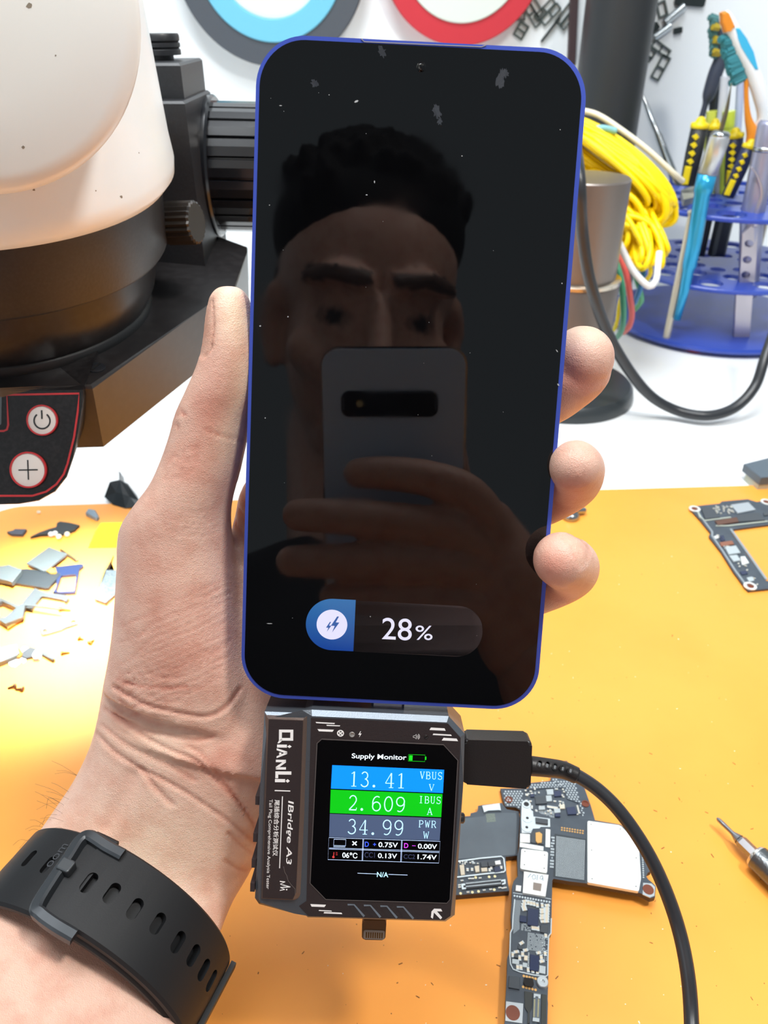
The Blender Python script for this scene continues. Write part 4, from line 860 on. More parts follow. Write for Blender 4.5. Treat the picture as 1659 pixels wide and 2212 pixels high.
# right arm and the hand that holds the camera phone (seen in the glass)
WR = V(1175, 1420, .375); ER = WR + Vector((.14, -.20, -.10)); 
tube(bm, [S_R, (S_R + ER) / 2 + Vector((.02, 0, -.01)), ER], [.052, .046, .038], 20, True, True)
tube(bm, [ER, (ER + WR) / 2, WR], [.038, .036, .026], 20, True, True)
for s in (-1, 1):                 # thighs and shins, seated
    hp_ = Vector((SHc.x + s * .09, SHc.y + .02, SHc.z - .50)); kn = Vector((SHc.x + s * .13, SHc.y + .42, .50)); ft = Vector((kn.x, kn.y - .02, .08))
    tube(bm, [hp_, (hp_ + kn) / 2, kn], [.085, .075, .058], 18, True, True); tube(bm, [kn, (kn + ft) / 2 + Vector((0, -.02, 0)), ft], [.056, .056, .036], 18, True, True); tube(bm, [ft + Vector((0, -.02, -.035)), ft + Vector((0, .16, -.048))], [.04, .03], 14, True, True)
bmesh.ops.recalc_face_normals(bm, faces=bm.faces)
me = bpy.data.meshes.new('raw2'); bm.to_mesh(me); bm.free()
raw = bpy.data.objects.new('raw2', me); col.objects.link(raw)
md = raw.modifiers.new('r', 'REMESH'); md.mode = 'VOXEL'; md.voxel_size = .0045
md = raw.modifiers.new('s', 'SMOOTH'); md.factor = .5; md.iterations = 4
bodyme = baked(raw)
# gripping right hand, finer
bm = B()
def vf(pts, n=26):
    q = spline([(*V(x, y, z), r * m_) for x, y, z, r in pts], n); tube(bm, [Vector(a[:3]) for a in q], [a[3] for a in q], 16, True, True)
ZB = .366
vf([(1090, 1190, .372, 11), (1020, 1075, .363, 9.5), (930, 1035, .359, 8.8), (830, 1022, .361, 8.2), (775, 1022, .364, 7.4)])
vf([(1080, 1220, .372, 11), (990, 1150, .361, 9.6), (850, 1125, .357, 9), (720, 1115, .360, 8.5), (645, 1112, .367, 8)])
vf([(1080, 1260, .372, 11), (990, 1225, .361, 9.4), (850, 1215, .357, 9), (700, 1212, .361, 8.4), (630, 1212, .368, 7.8)])
vf([(1090, 1330, .373, 11), (1010, 1310, .362, 9), (900, 1300, .359, 8.4), (800, 1295, .362, 7.8), (720, 1290, .367, 7.2)])
vf([(1060, 1130, .376, 12), (1110, 1240, .374, 18), (1150, 1370, .375, 22), (1185, 1470, .376, 25)])
vf([(1050, 1200, .373, 13), (1070, 1280, .373, 17), (1120, 1380, .375, 21)])
vf([(1085, 1210, .384, 11), (1010, 1130, .392, 9.5), (985, 1040, .392, 8.5), (975, 970, .390, 7.5)])
bmesh.ops.recalc_face_normals(bm, faces=bm.faces)
me = bpy.data.meshes.new('raw3'); bm.to_mesh(me); bm.free()
raw = bpy.data.objects.new('raw3', me); col.objects.link(raw)
md = raw.modifiers.new('r', 'REMESH'); md.mode = 'VOXEL'; md.voxel_size = .0018
md = raw.modifiers.new('s', 'SMOOTH'); md.factor = .5; md.iterations = 5
grip = baked(raw)
# one skin
skin = bpy.data.materials.new('skin'); skin.use_nodes = True; nt = skin.node_tree; b = nt.nodes['Principled BSDF']
at = nt.nodes.new('ShaderNodeAttribute'); at.attribute_name = 'tone'
sp_ = nt.nodes.new('ShaderNodeSeparateColor'); nt.links.new(at.outputs['Color'], sp_.inputs[0])
m1 = nt.nodes.new('ShaderNodeMix'); m1.data_type = 'RGBA'; m1.inputs['A'].default_value = (.665, .425, .33, 1); m1.inputs['B'].default_value = (.60, .235, .165, 1); nt.links.new(sp_.outputs[0], m1.inputs['Factor'])
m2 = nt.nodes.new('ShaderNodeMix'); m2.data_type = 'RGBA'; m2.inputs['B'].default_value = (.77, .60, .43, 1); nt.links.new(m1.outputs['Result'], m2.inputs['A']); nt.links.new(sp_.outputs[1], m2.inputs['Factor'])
tcs = nt.nodes.new('ShaderNodeTexCoord')
nz = nt.nodes.new('ShaderNodeTexNoise'); nz.inputs['Scale'].default_value = 130; nz.inputs['Detail'].default_value = 5; nt.links.new(tcs.outputs['Object'], nz.inputs['Vector'])
m3 = nt.nodes.new('ShaderNodeMix'); m3.data_type = 'RGBA'; m3.blend_type = 'MULTIPLY'; m3.inputs['B'].default_value = (.86, .72, .68, 1); nt.links.new(m2.outputs['Result'], m3.inputs['A'])
r3 = nt.nodes.new('ShaderNodeMapRange'); r3.inputs['From Min'].default_value = .45; r3.inputs['From Max'].default_value = .75; nt.links.new(nz.outputs['Fac'], r3.inputs['Value']); nt.links.new(r3.outputs[0], m3.inputs['Factor'])
m4 = nt.nodes.new('ShaderNodeMix'); m4.data_type = 'RGBA'; m4.inputs['B'].default_value = (.02, .013, .011, 1); nt.links.new(m3.outputs['Result'], m4.inputs['A']); nt.links.new(sp_.outputs[2], m4.inputs['Factor'])
nt.links.new(m4.outputs['Result'], b.inputs['Base Color'])
b.inputs['Roughness'].default_value = .43; b.inputs['Specular IOR Level'].default_value = .38
b.inputs['Subsurface Weight'].default_value = .22; b.inputs['Subsurface Radius'].default_value = (1, .35, .2); b.inputs['Subsurface Scale'].default_value = .0018
vo = nt.nodes.new('ShaderNodeTexVoronoi'); vo.inputs['Scale'].default_value = 1900; vo.feature = 'DISTANCE_TO_EDGE'; nt.links.new(tcs.outputs['Object'], vo.inputs['Vector'])
wv = nt.nodes.new('ShaderNodeTexNoise'); wv.inputs['Scale'].default_value = 900; wv.inputs['Detail'].default_value = 4; nt.links.new(tcs.outputs['Object'], wv.inputs['Vector'])
ad = nt.nodes.new('ShaderNodeMath'); ad.operation = 'ADD'; nt.links.new(vo.outputs['Distance'], ad.inputs[0]); nt.links.new(wv.outputs['Fac'], ad.inputs[1])
bp = nt.nodes.new('ShaderNodeBump'); bp.inputs['Strength'].default_value = .34; bp.inputs['Distance'].default_value = .0004; nt.links.new(ad.outputs[0], bp.inputs['Height']); nt.links.new(bp.outputs[0], b.inputs['Normal'])
def arrays(me):
    v = np.zeros(len(me.vertices) * 3); me.vertices.foreach_get('co', v)
    return v.reshape(-1, 3), [tuple(p.vertices) for p in me.polygons]
va, fa = arrays(hand); vb, fb = arrays(bodyme); vc, fc = arrays(grip)
off1, off2 = len(va), len(va) + len(vb)
allv = np.vstack([va, vb, vc]); allf = fa + [tuple(i + off1 for i in f) for f in fb] + [tuple(i + off2 for i in f) for f in fc]
pm = bpy.data.meshes.new('person'); pm.from_pydata(allv.tolist(), [], allf); pm.update()
dark = np.zeros(len(allv)); hr = allv - np.array(HC)
ly, lz, lx = hr @ np.array(hd_f), hr @ np.array(hz), hr @ np.array(hx)
# brows and eyes as colour of the face itself
for s in (-1, 1):
    dark = np.maximum(dark, ((np.abs(lx - s * .034) < .026) & (np.abs(lz - .040 + .10 * np.abs(np.abs(lx) - .034)) < .0062) & (ly > .05)) * .85)
    dark = np.maximum(dark, ((np.hypot(lx - s * .033, (lz - .008) * 1.8) < .013) & (ly > .05)) * .45)
    dark = np.maximum(dark, ((np.hypot(lx - s * .033, lz - .008) < .0058) & (ly > .05)) * .97)
tone = np.zeros((len(allv), 4)); tone[:, 3] = 1
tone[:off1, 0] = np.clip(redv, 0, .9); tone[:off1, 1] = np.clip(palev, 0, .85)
tone[:off1][n1 | n2] = (.30, .15, 0, 1); tone[:, 2] = dark; tone[off1:, 0] = np.maximum(tone[off1:, 0], .25)
ca = pm.color_attributes.new('tone', 'FLOAT_COLOR', 'POINT'); ca.data.foreach_set('color', tone.ravel())
person = link('person', pm, skin, None, True)
tag(person, 'person in a dark shirt holding up the blue phone, strap on the wrist', 'person')
origin_to(person, (SHc.x, SHc.y, 0))
for nm, mm in (('raw', 0),): pass
hairm = M('hair_dark', '080706', .75, spec=.15, bump=.4, bscale=600)
bm = B()
for s, (a, b2, c, r) in enumerate((((0, -.03, .075), .083, .10, .072), ((0, -.065, .02), .080, .075, .10))):
    ell(bm, HF(*a), b2, c, r)
rngh = random.Random(5)
for k in range(130):
    th_, ph_ = rngh.uniform(0, 2 * PI), rngh.uniform(.05, 1.25)
    p = HF(.082 * math.sin(ph_) * math.cos(th_), -.03 + .098 * math.sin(ph_) * math.sin(th_), .075 + .072 * math.cos(ph_))
    if (p - HC).dot(hd_f) < .05: tube(bm, [p, p + (p - HC).normalized() * .008], [.012, .007], 6, True, True)
me = bpy.data.meshes.new('h'); bmesh.ops.recalc_face_normals(bm, faces=bm.faces); bm.to_mesh(me); bm.free(); raw = bpy.data.objects.new('h', me); col.objects.link(raw)
md = raw.modifiers.new('r', 'REMESH'); md.mode = 'VOXEL'; md.voxel_size = .004; me = baked(raw); me.name = 'hair'; link('hair', me, hairm, person, True)
# shirt and trousers
bm = B(); shirt = M('shirt_dark', '1b1d22', .85, bump=.2, bscale=300)
rings = [[SHc + Vector((w_ * math.cos(2 * PI * k / 40), dy + d_ * math.sin(2 * PI * k / 40), dz)) for k in range(40)] for (dz, w_, d_, dy) in ((-.53, .172, .132, .02), (-.40, .172, .13, .01), (-.25, .166, .125, 0), (-.10, .19, .134, 0), (.0, .205, .114, 0), (.056, .165, .09, 0), (.085, .085, .072, .004))]
loft(bm, rings, True)
for S_, E_2 in ((S_L, EL), (S_R, ER)): tube(bm, [S_ + (SHc - S_) * .2, S_, S_ + (E_2 - S_) * .62], [.075, .066, .056], 24)
obj('shirt', bm, shirt, person, True)
bm = B(); jeans = M('trousers_dark', '20242c', .9)
for s in (-1, 1):
    hp_ = Vector((SHc.x + s * .09, SHc.y + .02, SHc.z - .50)); kn = Vector((SHc.x + s * .13, SHc.y + .42, .50)); ft = Vector((kn.x, kn.y - .02, .10))
    tube(bm, [hp_ + Vector((0, -.06, .02)), (hp_ + kn) / 2, kn, kn + Vector((0, .01, -.03)), (kn + ft) / 2 + Vector((0, -.02, 0)), ft], [.10, .088, .07, .068, .068, .056], 24, True, True)
obj('trousers', bm, jeans, person, True)
t = thing('stool', 'round grey work stool under the seated person', 'stool', (SHc.x, SHc.y, 0)); F = Fr((SHc.x, SHc.y + .02, 0), (1, 0, 0), (0, 1, 0), (0, 0, 1)); sz = SHc.z - .62
bm = B(); lathe(bm, F, [(0, sz - .06), (.19, sz - .06), (.2, sz - .03), (.19, sz), (0, sz)], 40); obj('seat', bm, M('seat_grey', '3a3c40', .7), t, True, 40)
bm = B(); lathe(bm, F, [(0, .0), (.2, 0), (.2, .02), (.03, .04), (.03, sz - .06), (0, sz - .06)], 40); obj('pedestal', bm, dsteel, t, True, 40)
# fine hairs on the side of the wrist
rngh = random.Random(9); bm = B()
def surf(px, py):
    d = np.hypot(ux_ - px, uy_ - py) + 400 * (face < .05); i = int(np.argmin(d)); return Vector(co2[i]), Vector(no[i])
for k in range(26):
    x, y = rngh.uniform(60, 170), 0; y = 1800 - (x - 84) * 1.45 + rngh.uniform(-30, 75); p, nn = surf(x, y)
    d = (P(x - rngh.uniform(20, 70), y + rngh.uniform(-50, 20), (p - CAM).dot(FW)) - p); q = [p - nn * .0003, p + d * .35 + nn * rngh.uniform(.0006, .002), p + d * .8 + nn * rngh.uniform(.0006, .002) + Vector((0, 0, -.002))]
    tube(bm, [Vector(a) for a in spline(q, 8)], .000032, 4)
obj('arm_hair', bm, M('hair_fine', '3a2a20', .6), person)
# ------------------------------------------------------------------ watch strap
sL, sR = (-40, 1882), (478, 2124); SD = 3.5 * m_
A_, B__ = P(*sL, zph(*sL) + SD), P(*sR, zph(*sR) + SD); sc0 = (A_ + B__) / 2; su = (B__ - A_) / 2
ax0 = (P(84, 1802, zph(84, 1802) + .014) + P(500, 1950, zph(500, 1950) + .014)) / 2; ax1 = (P(-45, 1950, zph(-45, 1950)) + P(432, 2135, zph(432, 2135))) / 2
SU = su.normalized(); sc0 = C3(-.07678, -.11432, .20727)
SU = (RT * .85889 - UP * .50791 - FW * .06584).normalized(); sv = (RT * .37936 + UP * .71728 - FW * .58447).normalized(); sw_ = (RT * .34408 + UP * .47701 + FW * .80874).normalized()
ra, rbb = .0303, .0213
def SP(th, wv_, up=0):            # th: 0 = right edge, 90 = facing the camera, 180 = left edge
    c, s = math.cos(th), math.sin(th); n = (SU * c / ra + sv * s / rbb).normalized()
    return sc0 + SU * ra * c + sv * rbb * s + sw_ * wv_ + n * up
def Sfind(px, py, up):
    best = None
    for i in range(0, 200):
        th = math.radians(-10 + i)
        for j in range(-34, 35):
            p = SP(th, j * .0006, up) - CAM; z = p.dot(FW); e = (829.5 + FPX * p.dot(RT) / z - px) ** 2 + (1106 - FPX * p.dot(UP) / z - py) ** 2
            if best is None or e < best[0]: best = (e, th, j * .0006)
    return best[1], best[2]
strapm = M('strap_rubber', '141517', .55, spec=.3, bump=.03, bscale=3000)
SWD = .0118
def band(bm, th0, th1, hw, lo, hi, n=90, taper=None):
    R2 = []
    for i in range(n + 1):
        th = th0 + (th1 - th0) * i / n; h = hw * (taper(i / n) if taper else 1); e = .0007; q = []
        for (w2, u2) in ((-h, lo), (h, lo), (h, hi - e), (h - e, hi), (0, hi + .00025), (-h + e, hi), (-h, hi - e)): q.append(SP(th, w2, u2))
        R2.append(q)
    loft(bm, R2)
watch = thing('wristband', 'black rubber watch strap with slots and square buckle around the wrist', 'watch strap', SP(math.radians(90), 0, 0))
bm = B(); band(bm, math.radians(-150), math.radians(205), SWD, -.0004, .0014, 160); inner = obj('inner_strap', bm, strapm, watch, True, 35)
thb = Sfind(172, 1905, .003)[0]
bm = B(); band(bm, math.radians(-40), thb + .05, SWD * .96, .0019, .0041, 120); outer = obj('outer_strap', bm, strapm, watch, True, 35)
rightslots = [(193, 1907), (242, 1933), (292, 1963), (341, 1998), (384, 2033), (416, 2066), (441, 2095), (457, 2118)]
cutters = []
for k, (x, y) in enumerate(rightslots):
    th, wv_ = Sfind(x, y, .0041); p = SP(th, wv_, .0041); n = (SP(th, wv_, .01) - p).normalized(); F = frame_from(p, n); tt = (SP(th + .02, wv_, .0041) - SP(th - .02, wv_, .0041)).normalized()
    F = Fr(p, tt, n.cross(tt), n); bm = B(); prism(bm, F, rrect(0, 0, .0028, .0055, .00136, 6), -.0035, .002)
    c = obj('c', bm, None); cutters.append(c)
cut(outer, cutters)
for p in outer.data.polygons: p.use_smooth = True
outer.data.set_sharp_from_angle(angle=math.radians(30))
cutters = []
for (x, y) in ((105, 1869), (63, 1855), (30, 1849), (5, 1846)):
    th, wv_ = Sfind(x, y, .0014); p = SP(th, wv_, .0014); n = (SP(th, wv_, .01) - p).normalized(); tt = (SP(th + .02, wv_, .0014) - SP(th - .02, wv_, .0014)).normalized()
    F = Fr(p, tt, n.cross(tt), n); bm = B(); prism(bm, F, rrect(0, 0, .0020, .0050, .00098, 6), -.0011, .002); cutters.append(obj('c', bm, None))
cut(inner, cutters)
for p in inner.data.polygons: p.use_smooth = True
inner.data.set_sharp_from_angle(angle=math.radians(30))
# buckle: a square U with its bar across the strap
bz = M('buckle_grey', '33373b', .38, .4)
def bp2(x, y): return Sfind(x, y, .0048)
path = [(268, 1846), (232, 1826), (196, 1806), (172, 1812), (146, 1850), (112, 1905), (80, 1958), (88, 1978), (122, 2000), (160, 2021)]
q = [bp2(*a) for a in path]; bm = B(); pts = [SP(a, b3, .0044) for a, b3 in q]
pts = [Vector(v) for v in spline(pts, 90)]; R2 = []
for i, p in enumerate(pts):
    t_ = (pts[min(i + 1, 90)] - pts[max(i - 1, 0)]).normalized(); n = ((p - sc0) - sw_ * (p - sc0).dot(sw_)).normalized(); s2 = t_.cross(n).normalized(); n = s2.cross(t_); h = .00155
    R2.append([p + s2 * x * h + n * y * .0013 for x, y in ((-1, -1), (-1, .6), (-.6, 1), (.6, 1), (1, .6), (1, -1))])
loft(bm, R2); obj('buckle', bm, bz, watch, True, 30)
bm = B(); a, b3 = bp2(140, 1872); p = SP(a, b3, .0055); n = (SP(a, b3, .01) - p).normalized(); tt = (SP(a - .02, b3, .0055) - SP(a + .02, b3, .0055)).normalized(); F = Fr(p, tt, n.cross(tt), n)
prism(bm, F, rrect(.0003, 0, .0038, .0034, .0006, 3), -.0016, .0008, .0004, 2); obj('buckle_pin', bm, M('pin_grey', '3c4043', .4, .4), watch)
bm = B(); a, b3 = bp2(118, 1890); a2 = math.radians(2)
band(bm, thb - .05, thb + .16, SWD * 1.06, .0015, .0036, 16); obj('strap_loop', bm, strapm, watch, True, 35)
bm = B(); R2 = []
for i in range(41):
    th = math.radians(-55 + 62 * i / 40); lift = .0043 + .0010 * math.sin(PI * i / 40)
    R2.append([SP(th, w2, lift + u2) for w2, u2 in ((-SWD * .98, 0), (SWD * .98, 0), (SWD * .98, .0014), (-SWD * .98, .0014))])
loft(bm, R2); obj('strap_keeper', bm, strapm, watch, True, 35)
# faint raised letters on the strap under the buckle
LF = None
for s_, (x, y), ang in (('oom', (124, 1846), 0),):
    th, wv_ = Sfind(x, y, .0015); p = SP(th, wv_, .00168); n = (SP(th, wv_, .01) - p).normalized(); tt = sw_ - n * sw_.dot(n); F = Fr(p, tt, n.cross(tt), n)
    text('strap_lettering', 'oom', F, 0, (-.0035, -.0008), (.0035, -.0008), (-.0035, .0008), M('strap_letter', '34363a', .4), inner, 0, 0, False)
# ------------------------------------------------------------------ the phone taking the picture, seen in the dark glass
RP = Fr(CAM - FW * .0012, RT, UP, FW)
rp_ = thing('smartphone', 'silver phone with a horizontal camera bar, mirrored in the dark screen', 'phone', RP.p(.002, -.13, -.004))
sil_m = M('silver_glass', 'cfe2fa', .35, 0, coat=.5)
bm = B(); prism(bm, RP, rrect(.002, -.0505, .069, .153, .008, 10), -.0078, 0, .0022, 4, True); obj('back_glass', bm, sil_m, rp_, True, 50)
bm = B(); prism(bm, RP, rrect(.002, -.0505, .0712, .1552, .009, 10), -.0052, -.0026, .0008, 2, True); obj('metal_edge', bm, M('edge_silver', 'c8ccd0', .15, 1), rp_, True, 50)
bm = B(); stroke(bm, RP, rrect(0, .0, .046, .0116, .0035, 8), .001, -.0005, .0006, True); cb = obj('camera_bar', bm, M('bar_black', '0c0d0f', .2), rp_)
bm = B(); box(bm, RP, 0, 0, -.0005, .0445, .0105, .0002); obj('bar_glass', bm, M('bar_black', '0c0d0f', .2), cb)
bm = B(); lathe(bm, Fr(RP.p(-.0145, 0), RP.ex, RP.ey, RP.en), [(.0016, .0002), (.0016, .0004), (0, .0004)], 20); obj('flash', bm, M('flash_yellow', 'c9b98a', .3), cb)
# ------------------------------------------------------------------ circuit boards on the mat
rng = random.Random(21)
pcb = M('board_slate', '3d4650', .38, c2='46505a', nscale=120); pcbe = M('board_edge', '4a3c33', .6); tin = M('tin_pad', 'cfd6d8', .28, .85); white_sh = M('shield_white', 'eef1ee', .3, .35)
chipm = M('chip_dark', '41474d', .35); chipb = M('chip_blue', '2a3350', .22); chipl = M('chip_pale', 'aeb9bd', .4); capm = M('capacitor_buff', 'd6cdb8', .45); gold = M('gold_pad', 'd8a868', .35, .8); blk3 = M('epoxy_black', '17110f', .25); solder = M('solder_mask', '9aa3a6', .35, .6)
A4 = lambda pts: Q(1070, 1640, 4.608, pts)
B4 = lambda pts: Q(1080, 1900, 7.0875, pts)
L4 = lambda pts: Q(960, 1720, 9.2176, pts)
R4_ = lambda pts: Q(1440, 960, 6.507, pts)
def board(name, fr, pts, th, label, group=None):
    q = pp(fr, pts); cx = sum(a for a, b in q) / len(q); cy = sum(b for a, b in q) / len(q)
    t = thing(name, label, 'circuit board', fr.p(cx, cy, -th), group)
    bm = B(); prism(bm, fr, q, -th, -.00012); obj('edge', bm, pcbe, t)
    bm = B(); prism(bm, fr, q, -.00012, 0, .00006, 1); bd = obj('board', bm, pcb, t)
    return t
def comp(nm, t, fr, pts, h, m, bev=.00008):
    bm = B(); prism(bm, fr, pp(fr, pts, h), 0, h, bev, 1); return obj(nm, bm, m, t)
def cells(fr, nx, ny, corners, sx, sy, h, m, nm, t, drop=0, round_=False):
    """a grid of small pads between four photo corners (tl, tr, br, bl)"""
    tl, tr, br, bl = (Vector(fr.uv(*p)) for p in corners); bm = B()
    for i in range(nx):
        for j in range(ny):
            if rng.random() < drop: continue
            u, v = (i + .5) / nx, (j + .5) / ny; c = (tl * (1 - u) + tr * u) * (1 - v) + (bl * (1 - u) + br * u) * v
            du = (tr - tl) / nx * sx / 2; dv = (bl - tl) / ny * sy / 2
            if round_: prism(bm, fr, [tuple(c + du * math.cos(a) + dv * math.sin(a)) for a in [2 * PI * k / 10 for k in range(10)]], 0, h)
            else: prism(bm, fr, [tuple(c - du - dv), tuple(c - du + dv), tuple(c + du + dv), tuple(c + du - dv)], 0, h)
    o = obj(nm, bm, m, t); o['kind'] = 'stuff'; return o
_cap = {}
def caps(t, fr, items, nm='capacitor', m=capm, h=.0005):
    """small two-ended parts: centre px, length px, width px, angle"""
    for (x, y, L_, W_, an) in items:
        a, b = fr.uv(x, y); k = abs(fr.uv(x + 1, y)[0] - a); k2 = abs(fr.uv(x, y + 1)[1] - b); an = math.radians(an)
        key = (round(L_, 1), round(W_, 1), nm, round(k * 1e5))
        if key not in _cap:
            F = Fr((0, 0, 0), (1, 0, 0), (0, 1, 0), (0, 0, 1)); bm = B(); l, w_ = L_ * k, W_ * k
            box(bm, F, 0, 0, 0, l * .5, w_ * .96, h * .95); nb = len(bm.faces)
            for s in (-1, 1): box(bm, F, s * l * .375, 0, 0, l * .25, w_, h)
            me = bpy.data.meshes.new(nm); bm.to_mesh(me); 
            for i, p in enumerate(me.polygons): p.material_index = 0 if i < nb else 1
            bm.free(); me.materials.append(m); me.materials.append(tin); _cap[key] = me
        o = bpy.data.objects.new(nm, _cap[key]); col.objects.link(o); o.parent = t; o.location = fr.p(a, b); o.rotation_euler = (0, 0, an); o.matrix_parent_inverse = wm(t).inverted()
# hexagon-dotted board at the back
b1 = MT.up(.0022)
t1 = board('circuit_board', b1, A4([(50, 290), (70, 380), (98, 472), (205, 478), (250, 510), (300, 640), (1003, 640), (950, 460), (890, 290), (826, 215), (820, 95), (740, 50), (712, 14), (600, 22), (560, 120), (553, 185), (555, 215), (420, 228), (335, 236), (330, 290)]), .0022, 'honeycomb dotted slate circuit board partly under the white plated one')
hexm = M('honeycomb_tin', 'b9c2c6', .35, .6)
def hexfill(poly, step, r):
    bm = B(); q = pp(b1, poly); xs = [a for a, b in q]; ys = [b for a, b in q]; n = len(q)
    def ins(x, y):
        c = False
        for i in range(n):
            (x0, y0), (x1, y1) = q[i], q[(i + 1) % n]
            if (y0 > y) != (y1 > y) and x < (x1 - x0) * (y - y0) / (y1 - y0) + x0: c = not c
        return c
    y = min(ys); j = 0
    while y < max(ys):
        x = min(xs) + (step / 2 if j % 2 else 0)
        while x < max(xs):
            if ins(x, y): prism(bm, b1, circ(x, y, r, 6, .5), 0, .00006)
            x += step
        y += step * .87; j += 1
    return bm
bm = hexfill(A4([(70, 305), (270, 305), (275, 400), (260, 500), (200, 465), (110, 462)]), .00125, .00043)
for p in (A4([(340, 245), (560, 225), (690, 260), (700, 300), (680, 292), (520, 290), (345, 300)]), A4([(560, 190), (800, 235), (830, 400), (860, 440), (900, 580), (850, 560), (830, 440), (720, 400), (690, 265), (570, 215)])):
    b2_ = hexfill(p, .00125, .00043); mm = bpy.data.meshes.new('x'); b2_.to_mesh(mm); b2_.free(); bm.from_mesh(mm); bpy.data.meshes.remove(mm)
o = obj('honeycomb_pads', bm, hexm, t1); o['kind'] = 'stuff'
bm = B(); stroke(bm, b1, pp(b1, A4([(280, 500), (285, 315), (500, 290), (680, 285), (715, 400), (830, 440), (860, 560)])), .00035, 0, .0004); obj('shield_fence', bm, pcb, t1)
for p, m in (([(395, 372), (505, 362), (515, 440), (402, 446)], chipm), ([(580, 318), (655, 312), (660, 365), (588, 370)], chipb), ([(510, 300), (575, 295), (582, 350), (515, 352)], chipl), ([(500, 362), (558, 358), (565, 415), (508, 420)], chipl), ([(704, 480), (790, 470), (812, 545), (722, 550)], chipb), ([(582, 492), (645, 488), (650, 530), (588, 534)], chipl), ([(590, 538), (640, 534), (648, 570), (598, 572)], chipb), ([(430, 468), (492, 462), (496, 500), (434, 504)], chipl), ([(640, 452), (690, 450), (692, 490), (645, 492)], capm), ([(350, 345), (385, 340), (388, 372), (352, 376)], chipb)): comp('chip', t1, b1, A4(p), .0007, m)
for (x, y) in ((134, 404), (896, 445)):
    c_ = b1.uv(*A4([(x, y)])[0]); F = Fr(b1.p(*c_), b1.ex, b1.ey, b1.en); bm = B(); lathe(bm, F, [(.0016, 0), (.0016, .0003), (.0011, .0003), (.0011, .00005)], 24); lathe(bm, F, [(.0011, .00004), (0, .00004)], 24); obj('screw_hole', bm, M('hole_shaded_mat', '6e3114', .5), t1)  # brown colour paints in the shaded mat showing through the hole
its = []
for k in range(70):
    x, y = rng.uniform(300, 690), rng.uniform(300, 560)
    if (395 < x < 590 and 355 < y < 450) or (575 < x < 665 and 305 < y < 375) or (x > 560 and y > 480) or y > 300 + 560 - .35 * x + 60: continue
    x, y = A4([(x, y)])[0]; its.append((x, y, rng.choice((5, 6, 4)), 3.2, rng.choice((-4, 86))))
for k in range(9): x, y = A4([(520 + 12 * (k % 9), 478 + 2 * k)])[0]; its.append((x, y, 6, 2.4, 86))
for k in range(8): x, y = A4([(815 + 3 * k % 20, 470 + 12 * k)])[0]; its.append((x, y, 4, 2.4, 0))
caps(t1, b1, its)
cells(b1, 16, 7, A4([(430, 510), (590, 520), (585, 585), (425, 570)]), .6, .6, .00015, tin, 'solder_pads', t1, .1)
# dark board at the left, half under the tester
b2 = MT.up(.0030)
t2 = board('circuit_board', b2, L4([(-260, 440), (395, 400), (515, 395), (525, 335), (640, 315), (665, 285), (670, 190), (750, 175), (1150, 130), (1185, 200), (1240, 260), (1480, 300), (1500, 420), (1455, 1180), (1215, 1205), (1235, 1530), (1292, 1885), (-280, 2010)]), .0030, 'plain dark grey circuit board sticking out from behind the tester')
comp('flex_film', t2, b2, L4([(-250, 470), (400, 440), (790, 400), (830, 340), (1110, 330), (1420, 330), (1440, 420), (1420, 1165), (-270, 1290)]), .00012, M('film_slate', '59646d', .42, c2='515b64', nscale=60), 0)
comp('connector_shell', t2, b2, L4([(748, 185), (1100, 135), (1130, 285), (1090, 270), (870, 280), (790, 320)]), .0009, tin)
comp('printed_patch', t2, b2, L4([(825, 350), (1000, 340), (1025, 505), (845, 520)]), .00016, M('code_grey', '76837c', .6, c2='5d6863', nscale=2500), 0)
bm = B(); stroke(bm, b2, pp(b2, L4([(-260, 1330), (270, 1310), (700, 1250), (1130, 1210), (1180, 1250), (1210, 1490), (1180, 1520), (830, 1555), (240, 1625), (-260, 1670)])), .0005, 0, .0005); obj('shield_wall', bm, tin, t2)
for p, m in (([(720, 1310), (850, 1295), (870, 1400), (735, 1410)], chipm), ([(865, 1300), (995, 1290), (1010, 1385), (880, 1395)], chipm), ([(1005, 1290), (1110, 1270), (1130, 1350), (1015, 1360)], white_sh), ([(990, 1410), (1110, 1395), (1125, 1490), (1000, 1510)], chipb), ([(300, 1370), (390, 1360), (410, 1560), (330, 1570)], capm), ([(600, 1390), (690, 1375), (700, 1500), (620, 1510)], capm), ([(730, 1425), (850, 1415), (860, 1490), (740, 1500)], capm)): comp('chip', t2, b2, L4(p), .0008, m)
its = [(*L4([(x, y)])[0], 7, 5, 86) for x, y in ((460, 1475), (550, 1470), (1130, 1430), (900, 1480), (930, 1440))] + [(*L4([(rng.uniform(300, 700), rng.uniform(1310, 1370))])[0], 4, 2.4, rng.choice((0, 86))) for k in range(16)] + [(*L4([(x, y)])[0], 6, 3, 5) for x, y in ((350, 1690), (500, 1650), (560, 1650), (710, 1640), (470, 1920), (790, 1880), (920, 1865), (1100, 1830), (1160, 1840), (1210, 1830), (300, 1780), (300, 1820))]
caps(t2, b2, its)
for (x, y) in ((622, 1618), (890, 1605), (1005, 1595), (322, 1935), (556, 1912), (680, 1895), (993, 1862)):
    c_ = b2.uv(*L4([(x, y)])[0]); bm = B(); prism(bm, b2, circ(*c_, .00052, 16), 0, .00005); obj('test_pad', bm, M('pad_cream', 'efe3b0', .4, .3), t2)
con = comp('board_connector', t2, b2, L4([(335, 1745), (1130, 1665), (1220, 1650), (1225, 1740), (1150, 1775), (430, 1845), (345, 1850)]), .0006, M('connector_dark', '2a2e34', .5))
bm = B()
